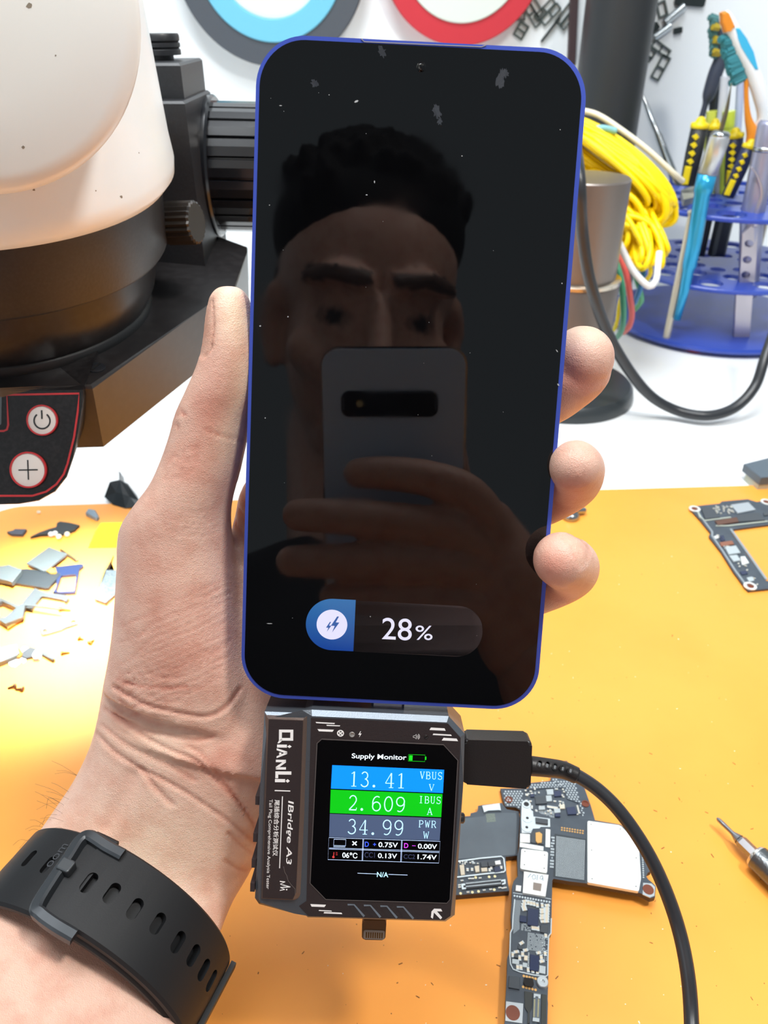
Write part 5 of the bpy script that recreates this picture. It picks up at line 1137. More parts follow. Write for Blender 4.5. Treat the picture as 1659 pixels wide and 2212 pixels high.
for k in range(60):
    u = k / 59
    for yy in ((1755, 1680), (1815, 1748)):
        x, y = 430 + 690 * u, yy[0] + (yy[1] - yy[0]) * u; prism(bm, b2, pp(b2, L4([(x - 4, y - 10), (x + 3, y - 10), (x + 4, y + 12), (x - 3, y + 12)])), .0006, .00066)
obj('contact_row', bm, tin, con)
for p in ([(335, 1745), (410, 1735), (420, 1770), (375, 1775), (380, 1820), (430, 1815), (430, 1845), (350, 1855)], [(1130, 1665), (1215, 1650), (1222, 1740), (1150, 1765), (1150, 1730), (1190, 1720), (1190, 1690), (1130, 1700)]): comp('connector_end', con, b2, L4(p), .0008, tin, 0)
# long board with the wide white-plated head, on top of the other two
b3 = MT.up(.0062)
o3 = A4([(250, 470), (262, 435), (290, 415), (325, 415), (352, 435), (358, 490), (355, 505), (545, 575), (620, 598), (700, 610), (740, 592), (910, 598), (1000, 608), (1250, 650), (1330, 720), (1435, 840), (1450, 890), (1552, 1112), (1515, 1130), (1500, 1165), (1518, 1195), (1560, 1225), (1598, 1265), (1590, 1372), (1545, 1385), (1440, 1330), (905, 1235), (735, 1215), (580, 1188), (565, 1205)]) + B4([(800, 60), (790, 560), (785, 820), (748, 872), (740, 1500), (730, 1830), (735, 1900), (722, 2300), (60, 2300), (78, 2120), (85, 1860), (105, 1500), (112, 1190), (140, 1130), (155, 800), (178, 740), (165, 560), (180, 330), (186, 100)]) + A4([(182, 1212), (225, 1165), (218, 960), (238, 880), (248, 640)])
t3 = board('circuit_board', b3, o3, .0024, 'long narrow circuit board with white shield plates lying on top of two others')
for p, m, nm, h in (([(262, 440), (290, 418), (325, 418), (350, 440), (352, 505), (375, 515), (378, 572), (545, 590), (548, 675), (450, 672), (440, 690), (372, 690), (355, 735), (262, 735), (258, 600)], tin, 'ground_plate', .0002), ([(248, 738), (345, 745), (345, 830), (246, 826)], white_sh, 'shield_tab', .0003), ([(245, 828), (480, 868), (478, 910), (243, 872)], white_sh, 'shield_tab', .0003), ([(502, 692), (548, 698), (545, 878), (498, 872)], white_sh, 'shield_tab', .0003), ([(398, 578), (525, 596), (525, 645), (402, 628)], chipm, 'foam_pad', .0009),
    ([(355, 755), (395, 700), (490, 715), (482, 850), (352, 828)], chipm, 'socket_base', .0004), ([(400, 730), (440, 722), (468, 745), (462, 830), (420, 835), (402, 815)], gold, 'socket', .0008)): comp(nm, t3, b3, A4(p), h, m)
sh1 = comp('shield_can', t3, b3, rpoly(A4([(258, 888), (525, 922), (515, 1135), (248, 1090)]), 4, 4), .0014, white_sh, .0001)
sh2 = comp('shield_can', t3, b3, rpoly(A4([(918, 612), (1245, 658), (1425, 850), (1430, 870), (1450, 1185), (1428, 1315), (918, 1225)]), 3, 4), .0014, white_sh, .00012)
for par, pts in ((sh1, [(294, 918), (490, 955), (289, 1050), (486, 1086)]), (sh2, [(953, 648), (1243, 695), (958, 905), (1402, 983), (963, 1190), (1400, 1266)])):
    F = b3.up(.0014); bm = B()
    for q in pts: prism(bm, F, circ(*F.uv(*A4([q])[0]), .00022, 12), 0, .00004)
    obj('pin_holes', bm, ink, par)
comp('bga_outline', t3, b3, A4([(590, 740), (905, 795), (895, 1228), (575, 1170)]), .00006, M('bga_dark', '2c343b', .5), 0)
cells(b3, 24, 32, A4([(605, 765), (895, 808), (885, 1205), (598, 1165)]), .58, .58, .00014, tin, 'solder_pads', t3)
cells(b3, 9, 2, A4([(650, 670), (885, 705), (882, 752), (648, 715)]), .7, .7, .00012, gold, 'gold_pads', t3, 0, True)
cells(b3, 1, 13, A4([(1448, 910), (1478, 915), (1490, 1190), (1460, 1185)]), .6, .7, .00012, tin, 'edge_pads', t3, 0, True)
cells(b3, 3, 11, A4([(555, 770), (590, 775), (580, 1095), (540, 1090)]), .7, .6, .0004, tin, 'edge_parts', t3, .15)
for (x, y, r0, r1) in ((308, 452, .0018, .0011), (318, 590, .0021, .0006), (312, 682, .0021, .0006)):
    c_ = b3.uv(*A4([(x, y)])[0]); F = Fr(b3.p(*c_), b3.ex, b3.ey, b3.en); bm = B(); lathe(bm, F, [(r0, .0002), (r0, .00035), (r1, .00035), (r1, .0002)], 32); rg = obj('screw_ring', bm, tin, t3)
    bm = B(); lathe(bm, F, [(r1, .00026), (0, .00026)], 24); obj('screw_hole', bm, ink, rg)
lab = comp('label_can', t3, b3, A4([(285, 1115), (530, 1150), (500, 1368), (272, 1330)]), .0009, white_sh); FL = b3.up(.0009)
prism(bm_ := B(), FL, pp(FL, A4([(378, 1225), (462, 1240), (452, 1315), (374, 1300)])), 0, .00003); obj('printed_patch', bm_, M('code_brown', '8d827a', .6), lab)
bm = B()                          # pencilled digits, upside down as they lie
for pts in ([(355, 1140), (330, 1170), (325, 1180)], [(385, 1148), (365, 1165), (375, 1195), (400, 1190), (398, 1160), (385, 1148)], [(420, 1150), (415, 1205)], [(470, 1160), (450, 1165), (445, 1190), (462, 1198), (472, 1180), (470, 1160), (475, 1210)]): stroke(bm, FL, pp(FL, A4(pts)), .00022, 0, .00003)
obj('handwriting', bm, M('pencil_blue', '6f8fa3', .6), lab)
comp('small_can', t3, b3, A4([(206, 1252), (258, 1258), (254, 1316), (202, 1308)]), .0007, white_sh)
cells(b3, 14, 1, B4([(205, 228), (780, 330), (775, 368), (200, 265)]), .72, .8, .0001, tin, 'pad_row', t3, 0, True)
bm = B(); stroke(bm, b3, pp(b3, B4([(200, 205), (480, 245), (785, 300)])), .00022, 0, .0001); obj('white_line', bm, tin, t3)
bm = B(); stroke(bm, b3, pp(b3, B4([(225, 310), (200, 560), (190, 760), (160, 820), (150, 1170), (160, 1300), (200, 1380), (300, 1420), (520, 1470), (700, 1490), (728, 1470), (735, 1100), (745, 870), (778, 830), (785, 600)])), .0004, 0, .0004); obj('shield_fence', bm, tin, t3)
comp('ground_area', t3, b3, B4([(215, 310), (330, 320), (300, 600), (300, 760), (205, 830), (205, 560)]), .00008, M('ground_grey', '7f8b93', .5, bump=.4, bscale=3000), 0)
for p, m, nm, h in (([(428, 432), (595, 458), (585, 712), (418, 690)], chipb, 'chip', .0008), ([(305, 540), (408, 560), (405, 655), (302, 640)], chipb, 'chip', .0006), ([(625, 690), (735, 712), (728, 825), (618, 802)], chipm, 'chip', .0007), ([(462, 1140), (605, 1170), (590, 1410), (452, 1380)], chipb, 'chip', .0008), ([(280, 1005), (345, 1018), (338, 1070), (276, 1060)], chipm, 'chip', .0006), ([(190, 1210), (298, 1228), (292, 1300), (185, 1280)], chipl, 'chip', .0007), ([(350, 1265), (420, 1278), (415, 1345), (345, 1335)], chipl, 'chip', .0007), ([(605, 1310), (700, 1328), (695, 1445), (598, 1425)], chipl, 'chip', .0007), ([(215, 1140), (285, 1150), (280, 1200), (212, 1190)], chipm, 'chip', .0006), ([(372, 1155), (428, 1165), (422, 1240), (368, 1230)], capm, 'chip', .0007), ([(140, 1470), (310, 1495), (298, 1680), (130, 1650)], chipm, 'chip', .0007), ([(370, 1495), (505, 1510), (520, 1600), (490, 1645), (385, 1625), (358, 1570)], blk3, 'epoxy_blob', .0008)): comp(nm, t3, b3, B4(p), h, m)
its = [(*B4([(x, y)])[0], 11, 6, a) for x, y, a in ((375, 340, 10), (365, 385, 10), (362, 425, 10), (375, 465, 10), (430, 360, 86), (475, 370, 86), (520, 380, 86), (570, 400, 86), (645, 405, 86), (720, 405, 5), (645, 470, 5), (645, 510, 5), (645, 560, 5), (640, 600, 5), (655, 650, 5), (716, 450, 5), (716, 490, 5), (714, 530, 5), (712, 570, 5), (712, 610, 5), (710, 650, 5), (500, 745, 86), (540, 750, 86), (580, 760, 86), (390, 1090, 10), (250, 1115, 8), (195, 1160, 86), (590, 1130, 10), (345, 1150, 86), (300, 1210, 86), (630, 1200, 86), (640, 1260, 12), (430, 1390, 86), (500, 1400, 86), (320, 1355, 86), (270, 1350, 86), (700, 865, 86), (330, 980, 30), (690, 1140, 86), (570, 1420, 86))]
caps(t3, b3, its)
cells(b3, 15, 15, B4([(425, 810), (690, 850), (680, 1110), (410, 1080)]), .62, .62, .00016, tin, 'solder_pads', t3, .06)
cells(b3, 8, 7, B4([(330, 660), (480, 690), (470, 800), (320, 780)]), .55, .6, .00014, tin, 'via_pads', t3, .2)
cells(b3, 3, 14, B4([(640, 860), (735, 880), (725, 1300), (635, 1200)]), .5, .5, .0003, tin, 'edge_parts', t3, .35)
cells(b3, 1, 10, B4([(425, 1120), (452, 1125), (445, 1370), (420, 1360)]), .8, .6, .0004, tin, 'chip_legs', t3)
for row in ([(365, 1478), (545, 1520)], [(355, 1645), (545, 1690)]):
    for k in range(5):
        x = row[0][0] + (row[1][0] - row[0][0]) * k / 4; y = row[0][1] + (row[1][1] - row[0][1]) * k / 4; bm = B(); prism(bm, b3, circ(*b3.uv(*B4([(x, y)])[0]), .00042, 14), 0, .0001); obj('gold_pad', bm, gold, t3)
c_ = b3.uv(*B4([(648, 1590)])[0]); F = Fr(b3.p(*c_), b3.ex, b3.ey, b3.en); bm = B(); lathe(bm, F, [(.0019, 0), (.0019, .0012), (.0017, .0014), (.0007, .0014), (.0007, .0008), (0, .0008)], 36); obj('standoff', bm, tin, t3, True, 40)
comp('foam_strip', t3, b3, B4([(375, 1705), (500, 1725), (490, 1950), (450, 2040), (455, 2190), (420, 2210), (430, 2030), (380, 1950)]), .0006, M('foam_dark', '3c3f3d', .8))
sk = comp('board_connector', t3, b3, B4([(512, 1725), (630, 1745), (610, 2190), (500, 2170)]), .0007, M('connector_mid', '59636b', .45))
for p in ([(520, 1745), (622, 1760), (618, 1820), (590, 1820), (585, 1790), (545, 1785), (540, 1810), (515, 1810)], [(505, 2110), (605, 2125), (600, 2180), (500, 2165)]): comp('connector_end', sk, b3, B4(p), .001, tin, 0)
for x0 in (530, 590): cells(b3.up(.0007), 1, 22, B4([(x0 - 10, 1830), (x0 + 12, 1833), (x0 + 2, 2110), (x0 - 22, 2105)]), .9, .5, .0001, M('contact_gold2', 'd9cf9a', .3, .8), 'contact_row', sk)
comp('rubber_strip', t3, b3, B4([(640, 1750), (715, 1765), (705, 2300), (625, 2300)]), .0005, M('foam_dark', '3c3f3d', .8))
mt_ = comp('mount_tab', t3, b3, B4([(92, 1860), (360, 1895), (345, 2205), (80, 2165)]), .0003, tin)
bm = B(); F = b3.up(.0003); prism(bm, F, circ(*F.uv(*B4([(197, 2040)])[0]), .0023, 28), 0, .00004); obj('screw_hole', bm, M('hole_shaded_mat', '6e3114', .5), mt_)
mt2 = comp('mount_tab', t3, b3, A4([(1470, 1228), (1555, 1235), (1592, 1270), (1585, 1360), (1540, 1378), (1465, 1345)]), .0003, tin)
bm = B(); F = b3.up(.0003); prism(bm, F, circ(*F.uv(*A4([(1522, 1297)])[0]), .0020, 28), 0, .00004); obj('screw_hole', bm, M('hole_shaded_mat', '6e3114', .5), mt2)
# L-shaped board at the right edge
b4 = MT.up(.0014)
t4 = board('circuit_board', b4, R4_([(345, 895), (375, 868), (745, 832), (775, 800), (1140, 768), (1265, 808), (1430, 788), (1760, 770), (1760, 1105), (1425, 1130), (895, 1200), (925, 1270), (1100, 1490), (1110, 1530), (1400, 1920), (1760, 1925), (1760, 2010), (1425, 2030), (1150, 2058), (1110, 2020), (940, 1790), (765, 1510), (600, 1300), (598, 1270), (625, 1250), (470, 1060), (345, 925)]), .0014, 'C-shaped grey circuit board running off the right edge of the orange mat')
for p, m, h in (([(490, 900), (640, 885), (755, 1020), (545, 1045)], chipm, .0010), ([(680, 1070), (985, 1020), (1015, 1085), (720, 1130)], M('chip_brown', '5e3f31', .4), .0010), ([(1000, 985), (1290, 955), (1385, 1060), (1015, 1085), (985, 1020)], chipm, .0010), ([(905, 845), (1150, 810), (1255, 915), (1000, 965)], M('chip_silver', 'b4bcc2', .35, .4), .0009), ([(820, 1440), (975, 1420), (1040, 1520), (875, 1545)], chipl, .0009), ([(880, 1560), (990, 1550), (1040, 1625), (945, 1645)], chipl, .0009), ([(1040, 1575), (1100, 1570), (1160, 1665), (1060, 1690)], white_sh, .0007), ([(745, 1375), (920, 1350), (950, 1400), (770, 1430)], M('chip_copper', '8d5b45', .4), .0007), ([(735, 1290), (800, 1275), (825, 1345), (770, 1360)], chipb, .0006), ([(1030, 1785), (1110, 1770), (1145, 1815), (1060, 1830)], chipb, .0006), ([(1125, 1870), (1205, 1855), (1235, 1910), (1160, 1930)], chipl, .0007), ([(665, 1290), (720, 1275), (735, 1310), (690, 1325)], white_sh, .0005), ([(1360, 960), (1425, 950), (1430, 990), (1370, 1000)], chipm, .0006)): comp('chip', t4, b4, R4_(p), h, m)
for pts in ([(430, 925), (470, 1030), (540, 1075), (900, 1030)], [(690, 1150), (860, 1150), (1425, 1085)]):
    bm = B(); stroke(bm, b4, pp(b4, R4_(pts)), .0011, 0, .0005); obj('shield_wall', bm, M('shield_dull', 'b9c0b4', .4, .3), t4)
bm = B(); stroke(bm, b4, pp(b4, R4_([(420, 935), (640, 1230), (640, 1290), (780, 1490), (960, 1770), (1130, 2000)])), .0012, 0, .0003); stroke(bm, b4, pp(b4, R4_([(900, 1190), (1120, 1500), (1400, 1900)])), .0016, 0, .0003); obj('edge_band', bm, M('band_grey', '9da7ad', .4, .4), t4)
for (x, y) in ((393, 912), (1400, 815), (1172, 1998)):
    c_ = b4.uv(*R4_([(x, y)])[0]); F = Fr(b4.p(*c_), b4.ex, b4.ey, b4.en); bm = B(); lathe(bm, F, [(.0036, 0), (.0036, .0006), (.0022, .0006), (.0022, .0001)], 28); rg = obj('screw_ring', bm, white_sh, t4)
    bm = B(); lathe(bm, F, [(.0022, .0001), (0, .0001)], 24); obj('screw_hole', bm, M('hole_shaded_mat', '6e3114', .5), rg)  # same painted brown for the shaded mat under this board
its = []
for k in range(40):
    u = rng.random(); its.append((*R4_([(640 + 300 * rng.random(), 870 + 120 * rng.random() - 0)])[0], 5, 2.6, rng.choice((5, 86))))
for k in range(26): u = rng.random(); its.append((*R4_([(690 + 560 * u + rng.uniform(-40, 60), 1230 + 760 * u)])[0], 6, 3, rng.choice((-30, 50))))
caps(t4, b4, its, h=.0006)
# ------------------------------------------------------------------ loose scraps on the mat, left side
q1 = lambda pts: Q(0, 1100, 8.295, pts); q2 = lambda pts: Q(0, 1290, 8.295, pts)
pale = M('pale_metal', '4d5658', .5); greym = M('grey_metal', '3c4346', .45, .2); slate = M('slate_plastic', '20272b', .5); navy = M('navy_metal', '182748', .4, .1); tape_ = M('yellow_film', 'f2e600', .35); brass = M('brass', '7d5c22', .4, .3); waxw = M('white_paper', 'f3f3f0', .6)
def scrap(name, pts, h0, h1, m, label, cat='phone part', bev=.0002, holes=None, group='loose phone parts on the left of the mat'):
    fr = MT; q = pp(fr, pts, h1); bm = B(); prism(bm, fr, q, h0, h1, min(bev, (h1 - h0) * .3), 1); o = obj(name, bm, m)
    if holes: cut(o, [obj('c', prism(B(), fr, pp(fr, hh, h1), h0 - .002, h1 + .002), None) for hh in holes])
    tag(o, label, cat, group); cx = sum(a for a, b in q) / len(q); cy = sum(b for a, b in q) / len(q); origin_to(o, fr.p(cx, cy, h0)); return o
scrap('rubber_flap', q1([(125, 400), (240, 380), (265, 350), (470, 352), (445, 390), (395, 450), (200, 440)]), 0, .002, M('flap_dark', '4a4f5c', .6), 'small dark rubber flap near the rounded mat corner')
scrap('flex_connector', q1([(540, 490), (690, 420), (870, 350), (1010, 320), (1020, 240), (1080, 215), (1240, 240), (1420, 280), (1340, 360), (1200, 420), (1070, 450), (880, 440), (720, 450)]), 0, .0018, slate, 'grey flex connector with rounded tab, right of the dark rubber flap')
for (x, y), nm in (((925, 492), 'leftmost white bead of the four under the grey flex connector'), ((998, 475), 'white bead tucked against the grey flex connector'), ((1066, 535), 'lowest pale bead below the grey flex connector'), ((1215, 490), 'rightmost cream bead by the grey flex connector')):
    a, b = MT.uv(*q1([(x, y)])[0]); F = Fr(MT.p(a, b), MT.ex, MT.ey, MT.en); r = .0017; bm = B(); lathe(bm, F, [(r * math.sin(PI * k / 12), r - r * math.cos(PI * k / 12)) for k in range(13)], 20)
    o = obj('bead', bm, waxw if x < 1000 else M('bead_cream', 'f4ecc2', .5), None, True); tag(o, nm, 'bead', 'beads on the mat'); origin_to(o, F.p(0, 0))
scrap('grey_capsule', [(184, 1106), (190, 1097), (205, 1100), (213, 1113), (208, 1118), (195, 1112)], 0, .003, M('capsule_grey', '7f92a2', .5), 'small grey oval piece at the far edge of the orange mat', bev=.001)
scrap('clear_ring_piece', blob(83, 1105, 4, 2.5, 0, 14, .1), 0, .001, M('clear_white', 'f1e6cf', .3), 'tiny pale ring at the far edge of the mat', holes=[blob(83, 1105, 2, 1.1, 0, 10, 0)])
scrap('yellow_film', Q(0, 1000, 4.425, [(965, 572), (1250, 565), (1190, 650), (1130, 720), (1120, 805), (845, 808), (910, 660)]), 0, .0003, tape_, 'bright yellow film scrap by the hand on the mat', 'film', 0)
scrap('grey_plate', q1([(465, 965), (875, 672), (1195, 790), (1190, 815), (815, 1102), (780, 1108)]), .0024, .0034, pale, 'pale grey rectangular plate lying across the slate flex')
scrap('metal_strip', q1([(1068, 705), (1120, 712), (1400, 900), (1350, 912), (1195, 815), (1190, 790)]), 0, .0016, M('strip_bronze', '6b5f4c', .4, .6), 'thin dark bronze strip at the corner of the grey plate')
scrap('flex_sheet', q1([(-200, 1010), (120, 1010), (390, 1075), (480, 1062), (1060, 1140), (1085, 1165), (870, 1405), (800, 1410), (240, 1318), (-200, 1300)]), 0, .0022, slate, 'slate flex panel with orange lines under the grey plate')
scrap('port_shell', q1([(-200, 1010), (20, 1020), (150, 990), (390, 1080), (370, 1120), (210, 1310), (150, 1285), (-200, 1200)]), .0024, .0052, pale, 'ribbed pale metal port shell at the left edge of the photo')
scrap('gold_ring_piece', q1([(830, 1100), (880, 1075), (905, 1035), (945, 1040), (950, 1080), (1005, 1110), (990, 1140), (900, 1140)]), .0023, .0033, M('gold_soft', 'e0b45c', .35, .7), 'small golden lug between the grey plate and blue tray')
scrap('sim_tray', q1([(985, 1025), (1440, 975), (1490, 980), (1495, 1010), (1420, 1070), (1375, 1330), (1350, 1480), (1310, 1490), (1080, 1500), (945, 1480), (1010, 1390), (1030, 1140)]), 0, .002, navy, 'navy blue empty card tray leaning by the slate panel', holes=[q1([(1100, 1190), (1350, 1165), (1360, 1190), (1335, 1440), (1310, 1460), (1020, 1470), (1010, 1440)])])
scrap('metal_bracket', q1([(620, 1405), (690, 1440), (800, 1490), (1190, 1540), (1230, 1600), (1180, 1660), (1130, 1620), (800, 1560), (740, 1560), (560, 1800), (420, 1740), (400, 1660)]), .0, .002, greym, 'grey angled bracket below the blue card tray')
scrap('sim_tray', q2([(-40, 20), (20, 0), (330, 150), (350, 120), (460, 100), (440, 190), (410, 350), (120, 470), (100, 480), (-40, 390)]), .0022, .0042, greym, 'steel grey card tray cut by the left edge of the photo', holes=[q2([(-30, 110), (40, 70), (290, 190), (80, 360), (-30, 340)])])
scrap('sim_pin', q2([(440, 110), (640, 130), (1040, 195), (1130, 210), (1040, 212), (620, 160), (460, 150)]), .0043, .005, greym, 'thin straight pin pointing right from the grey tray')
scrap('tray_foot', q2([(110, 480), (400, 350), (380, 400), (130, 560)]), 0, .002, brass, 'brassy foot under the steel grey card tray')
scrap('metal_link', q2([(722, 590), (745, 570), (1350, 398), (1392, 430), (1385, 480), (1170, 548), (1090, 590), (850, 660), (770, 678), (740, 660)]), 0, .001, greym, 'small two-hole grey link alone in the bright patch of light', holes=[blob(*q2([(1315, 448)])[0], 5, 4, 0, 14, 0), blob(*q2([(808, 605)])[0], 4.4, 3.4, 0, 14, 0)])
scrap('metal_block', q2([(-200, 950), (0, 905), (190, 850), (290, 840), (345, 1000), (300, 1040), (0, 1165), (-200, 1240)]), 0, .003, pale, 'pale metal block at left edge below the card trays')
scrap('brass_clip', q2([(320, 900), (400, 985), (405, 1020), (350, 1075), (290, 1080), (340, 1010)]), 0, .002, brass, 'small brass clip at the corner of the pale metal block')
scrap('paper_strip', q2([(430, 870), (500, 900), (400, 980), (370, 930)]), 0, .001, waxw, 'short white strip above the grey folded shield')
scrap('folded_shield', q2([(400, 980), (540, 880), (640, 915), (590, 1010), (580, 1065), (470, 1090), (390, 1060)]), 0, .0015, slate, 'grey folded shield between the block and white disc')
scrap('white_disc', q2([(640, 930), (730, 940), (745, 1020), (690, 1090), (600, 1100), (575, 1030)]), 0, .002, waxw, 'white rounded sticker right of the grey folded shield', 'sticker')
scrap('grey_bar', q2([(765, 950), (970, 1075), (975, 1100), (940, 1125), (740, 1010), (745, 970)]), 0, .002, greym, 'short grey bar right of the white sticker')
scrap('teardrop_sticker', q2([(150, 1160), (180, 1120), (250, 1110), (370, 1080), (470, 1100), (460, 1140), (410, 1175), (385, 1150), (320, 1200), (270, 1240), (200, 1238), (155, 1200)]), 0, .0006, waxw, 'white teardrop sticker under the pale metal block', 'sticker')
for (p, q, nm) in (((285, 1580), (140, 1635), 'bottom left tiny screw pointing down left'), ((415, 1645), (270, 1650), 'tiny screw lying right of the other at bottom left'), ((1095, 1000), (1245, 995), 'golden screw alone right of the grey bar'), ((1410, 735), (1490, 760), 'golden screw nearest the two-hole link'), ((1600, 825), (1680, 770), 'golden screw pointing to upper right by the hand'), ((1060, 215), (1260, 236), 'golden needle tip right of the grey pin')):
    a = MT.at(*q2([p])[0], .0011); b = MT.at(*q2([q])[0], .0005); bm = B(); d = (b - a)
    tube(bm, [a, a + d * .22, a + d * .24, b], [.0013, .0011, .0006, .0004], 12); o = obj('small_screw', bm, M('screw_bronze', '5a4334', .35, .7) if p[1] > 1500 else brass, None, True); tag(o, nm, 'screw', 'tiny screws on the mat'); origin_to(o, (a + b) / 2 - Vector((0, 0, .0008)))
dz = Q(0, 1000, 4.425, [(1085, 880), (1060, 930), (1020, 1020), (1110, 1010), (1250, 980), (1250, 1250), (1010, 1340), (900, 1300), (905, 1270), (935, 1200)])
scrap('shield_fragment', [(245, 1198), (240, 1210), (233, 1228), (226, 1232), (260, 1230), (280, 1222), (282, 1262), (262, 1272), (228, 1303), (205, 1294), (204, 1288), (212, 1272)], 0, .002, M('crumpled_foil', '454f54', .4, .2, bump=.8, bscale=500, c2='30393d', nscale=500), 'crumpled bluish metal shield fragment against the hand')
# black crumpled tape on the white table, by the far edge
bm = B(); rr = random.Random(2); F = TAB
q = Q(0, 500, 2.9625, [(665, 1690), (690, 1680), (740, 1690), (750, 1600), (770, 1570), (760, 1530), (785, 1545), (790, 1600), (830, 1650), (870, 1665), (885, 1700), (875, 1755), (800, 1758), (720, 1735)])
uv = pp(F, q, .004); n = len(uv); c = Vector((sum(a for a, b in uv) / n, sum(b for a, b in uv) / n)); top = [bm.verts.new(F.p(c.x, c.y, .012))]
r1 = [bm.verts.new(F.p(*(c + (Vector(p) - c) * .55), .004 + rr.uniform(0, .009))) for p in uv]; r2 = [bm.verts.new(F.p(*p, rr.uniform(.0, .004))) for p in uv]; r0 = bm.verts.new(F.p(c.x, c.y, 0))
for i in range(n):
    j = (i + 1) % n; bm.faces.new((top[0], r1[i], r1[j])); bm.faces.new((r1[i], r2[i], r2[j], r1[j])); bm.faces.new((r2[i], r0, r2[j]))
o = obj('crumpled_tape', bm, M('tape_glossblack', '1d2327', .3)); tag(o, 'crumpled scrap of black tape on the white table beyond the mat', 'tape'); origin_to(o, F.p(c.x, c.y))
t = thing('black_box', 'small dark grey box with pale underside at the right edge beyond the mat', 'box', TAB.at(1650, 1020)); F = TAB.up(.012)
bm = B(); prism(bm, F, pp(F, R4_([(1085, 270), (1425, 190), (1800, 120), (1800, 440), (1415, 460), (1330, 465)])), -.006, 0, .0006); obj('lid', bm, M('box_grey', '55626d', .45), t)
bm = B(); prism(bm, F, pp(F, R4_([(1150, 300), (1800, 180), (1800, 440), (1400, 455), (1325, 460)])), -.012, -.006, .0004); obj('tray', bm, M('box_pale', 'b5b8a6', .5), t)
# metal screw standing right of the ring finger
a, b = MT.uv(1232, 1118); F = Fr(MT.p(a, b), MT.ex, MT.ey, MT.en); bm = B(); lathe(bm, F, [(0, 0), (.0055, 0), (.006, .0015), (.0045, .004), (.002, .005), (.002, .008), (0, .008)], 28); tube(bm, [F.p(.003, .002, .004), F.p(.009, .004, .003)], .0022, 12, True, True)
o = obj('metal_fitting', bm, steel, None, True); tag(o, 'small shiny metal fitting on the mat behind the ring finger', 'metal part'); origin_to(o, F.p(0, 0))
# precision screwdriver at the right edge
K5 = lambda x, y: (1440 + x / 4.3196, 1700 + y / 4.3196)
sd = thing('screwdriver', 'precision screwdriver with grey steel bit entering at the lower right', 'screwdriver', MT.at(1640, 1880))
p0 = MT.at(*K5(470, 290), .0055); p1 = MT.at(*K5(985, 790), .0062); ax = (p1 - p0).normalized(); Ld = (p1 - p0).length
mm_ = (MT.at(*K5(620, 425), .0056) - p0).length; m2_ = (MT.at(*K5(690, 480), .0058) - p0).length; m3_ = (MT.at(*K5(805, 650), .006) - p0).length
bitm = M('bit_steel', '8f8f92', .28, .9)
bm = B(); tube(bm, [p0, p0 + ax * .0008, p0 + ax * .003, p0 + ax * mm_, p0 + ax * m2_], [.0004, .00085, .0009, .00085, .0021], 20)
u_ = ax.cross(Vector((0, 0, 1))).normalized(); v_ = u_.cross(ax)
hexr = lambda d, r: [p0 + ax * d + (u_ * math.cos(PI / 6 + k * PI / 3) + v_ * math.sin(PI / 6 + k * PI / 3)) * r for k in range(6)]
obj('bit_tip', bm, bitm, sd, True, 40); bm = B(); loft(bm, [hexr(m2_ - .001, .0016), hexr(m2_ + .0012, .0025), hexr(m3_ + .004, .0025)]); obj('bit_shank', bm, bitm, sd)
SF = frame_from(p0 + ax * m3_, ax)
bm = B(); lathe(bm, SF, [(.0026, -.0002), (.0043, -.0002), (.0047, .0006), (.0047, .0012)], 40); obj('collar', bm, M('collar_white', 'd5cfc8', .2, .9), sd, True, 40)
bm = B(); lathe(bm, SF, [(.0030, .0008), (.0049, .001), (.0049, .022), (.0045, .024), (.0045, .08), (.003, .083), (0, .083)], 40); obj('handle', bm, M('handle_steel', '6e7173', .32, .9, bump=.15, bscale=900), sd, True, 40)
# little flecks of dirt on the mat
bm = B(); rr = random.Random(8)
for k in range(160):
    x, y = rr.uniform(480, 1659), rr.uniform(1110, 2212); a, b = MT.uv(x, y); s = rr.uniform(.00012, .00035); l = rr.choice((1, 1, 2, 5)); an = rr.uniform(0, PI)
    box(bm, MT, a, b, 0, s * l, s, .00008, 0, an)
o = obj('dirt_flecks', bm, M('fleck_brown', '7a4a22', .8)); tag(o, 'scattered dark flecks of dirt on the orange mat', 'dirt', None, 'stuff')
bm = B()
for k in range(90):
    x, y = rr.uniform(700, 1659), rr.uniform(1120, 2212); a, b = MT.uv(x, y); s = rr.uniform(.00015, .0004); box(bm, MT, a, b, 0, s * rr.choice((1, 1, 2)), s, .0001, 0, rr.uniform(0, 3))
o = obj('pale_flecks', bm, M('fleck_pale', 'fff2d8', .7)); tag(o, 'scattered pale flecks of dust on the orange mat', 'dust', None, 'stuff')
# ------------------------------------------------------------------ blue tool holder and its tools
HX, HY = .348, .805
HB = Fr((HX, HY, TZ), (1, 0, 0), (0, 1, 0), (0, 0, 1)); hbl = M('holder_blue', '24409c', .3, spec=.6); hbl.node_tree.nodes['Principled BSDF'].inputs['Base Color'].default_value = (.028, .07, .42, 1)
hold = thing('tool_holder', 'blue three-tier round tool holder on the table at right', 'tool holder', (HX, HY, TZ))
bm = B(); lathe(bm, HB, [(0, .004), (.100, .004), (.1045, .0045), (.1055, .007), (.1045, .0095), (0, .0105)], 96); obj('base_plate', bm, hbl, hold, True, 40)
bm = B()
for k in range(6): F = Fr(HB.p(.09 * math.cos(1.05 * k - 2.05), .09 * math.sin(1.05 * k - 2.05)), HB.ex, HB.ey, HB.en); lathe(bm, F, [(0, 0), (.007, 0), (.008, .003), (.006, .0045), (0, .0045)], 16)
obj('foot_pads', bm, M('foot_red', 'c8452a', .5), hold)
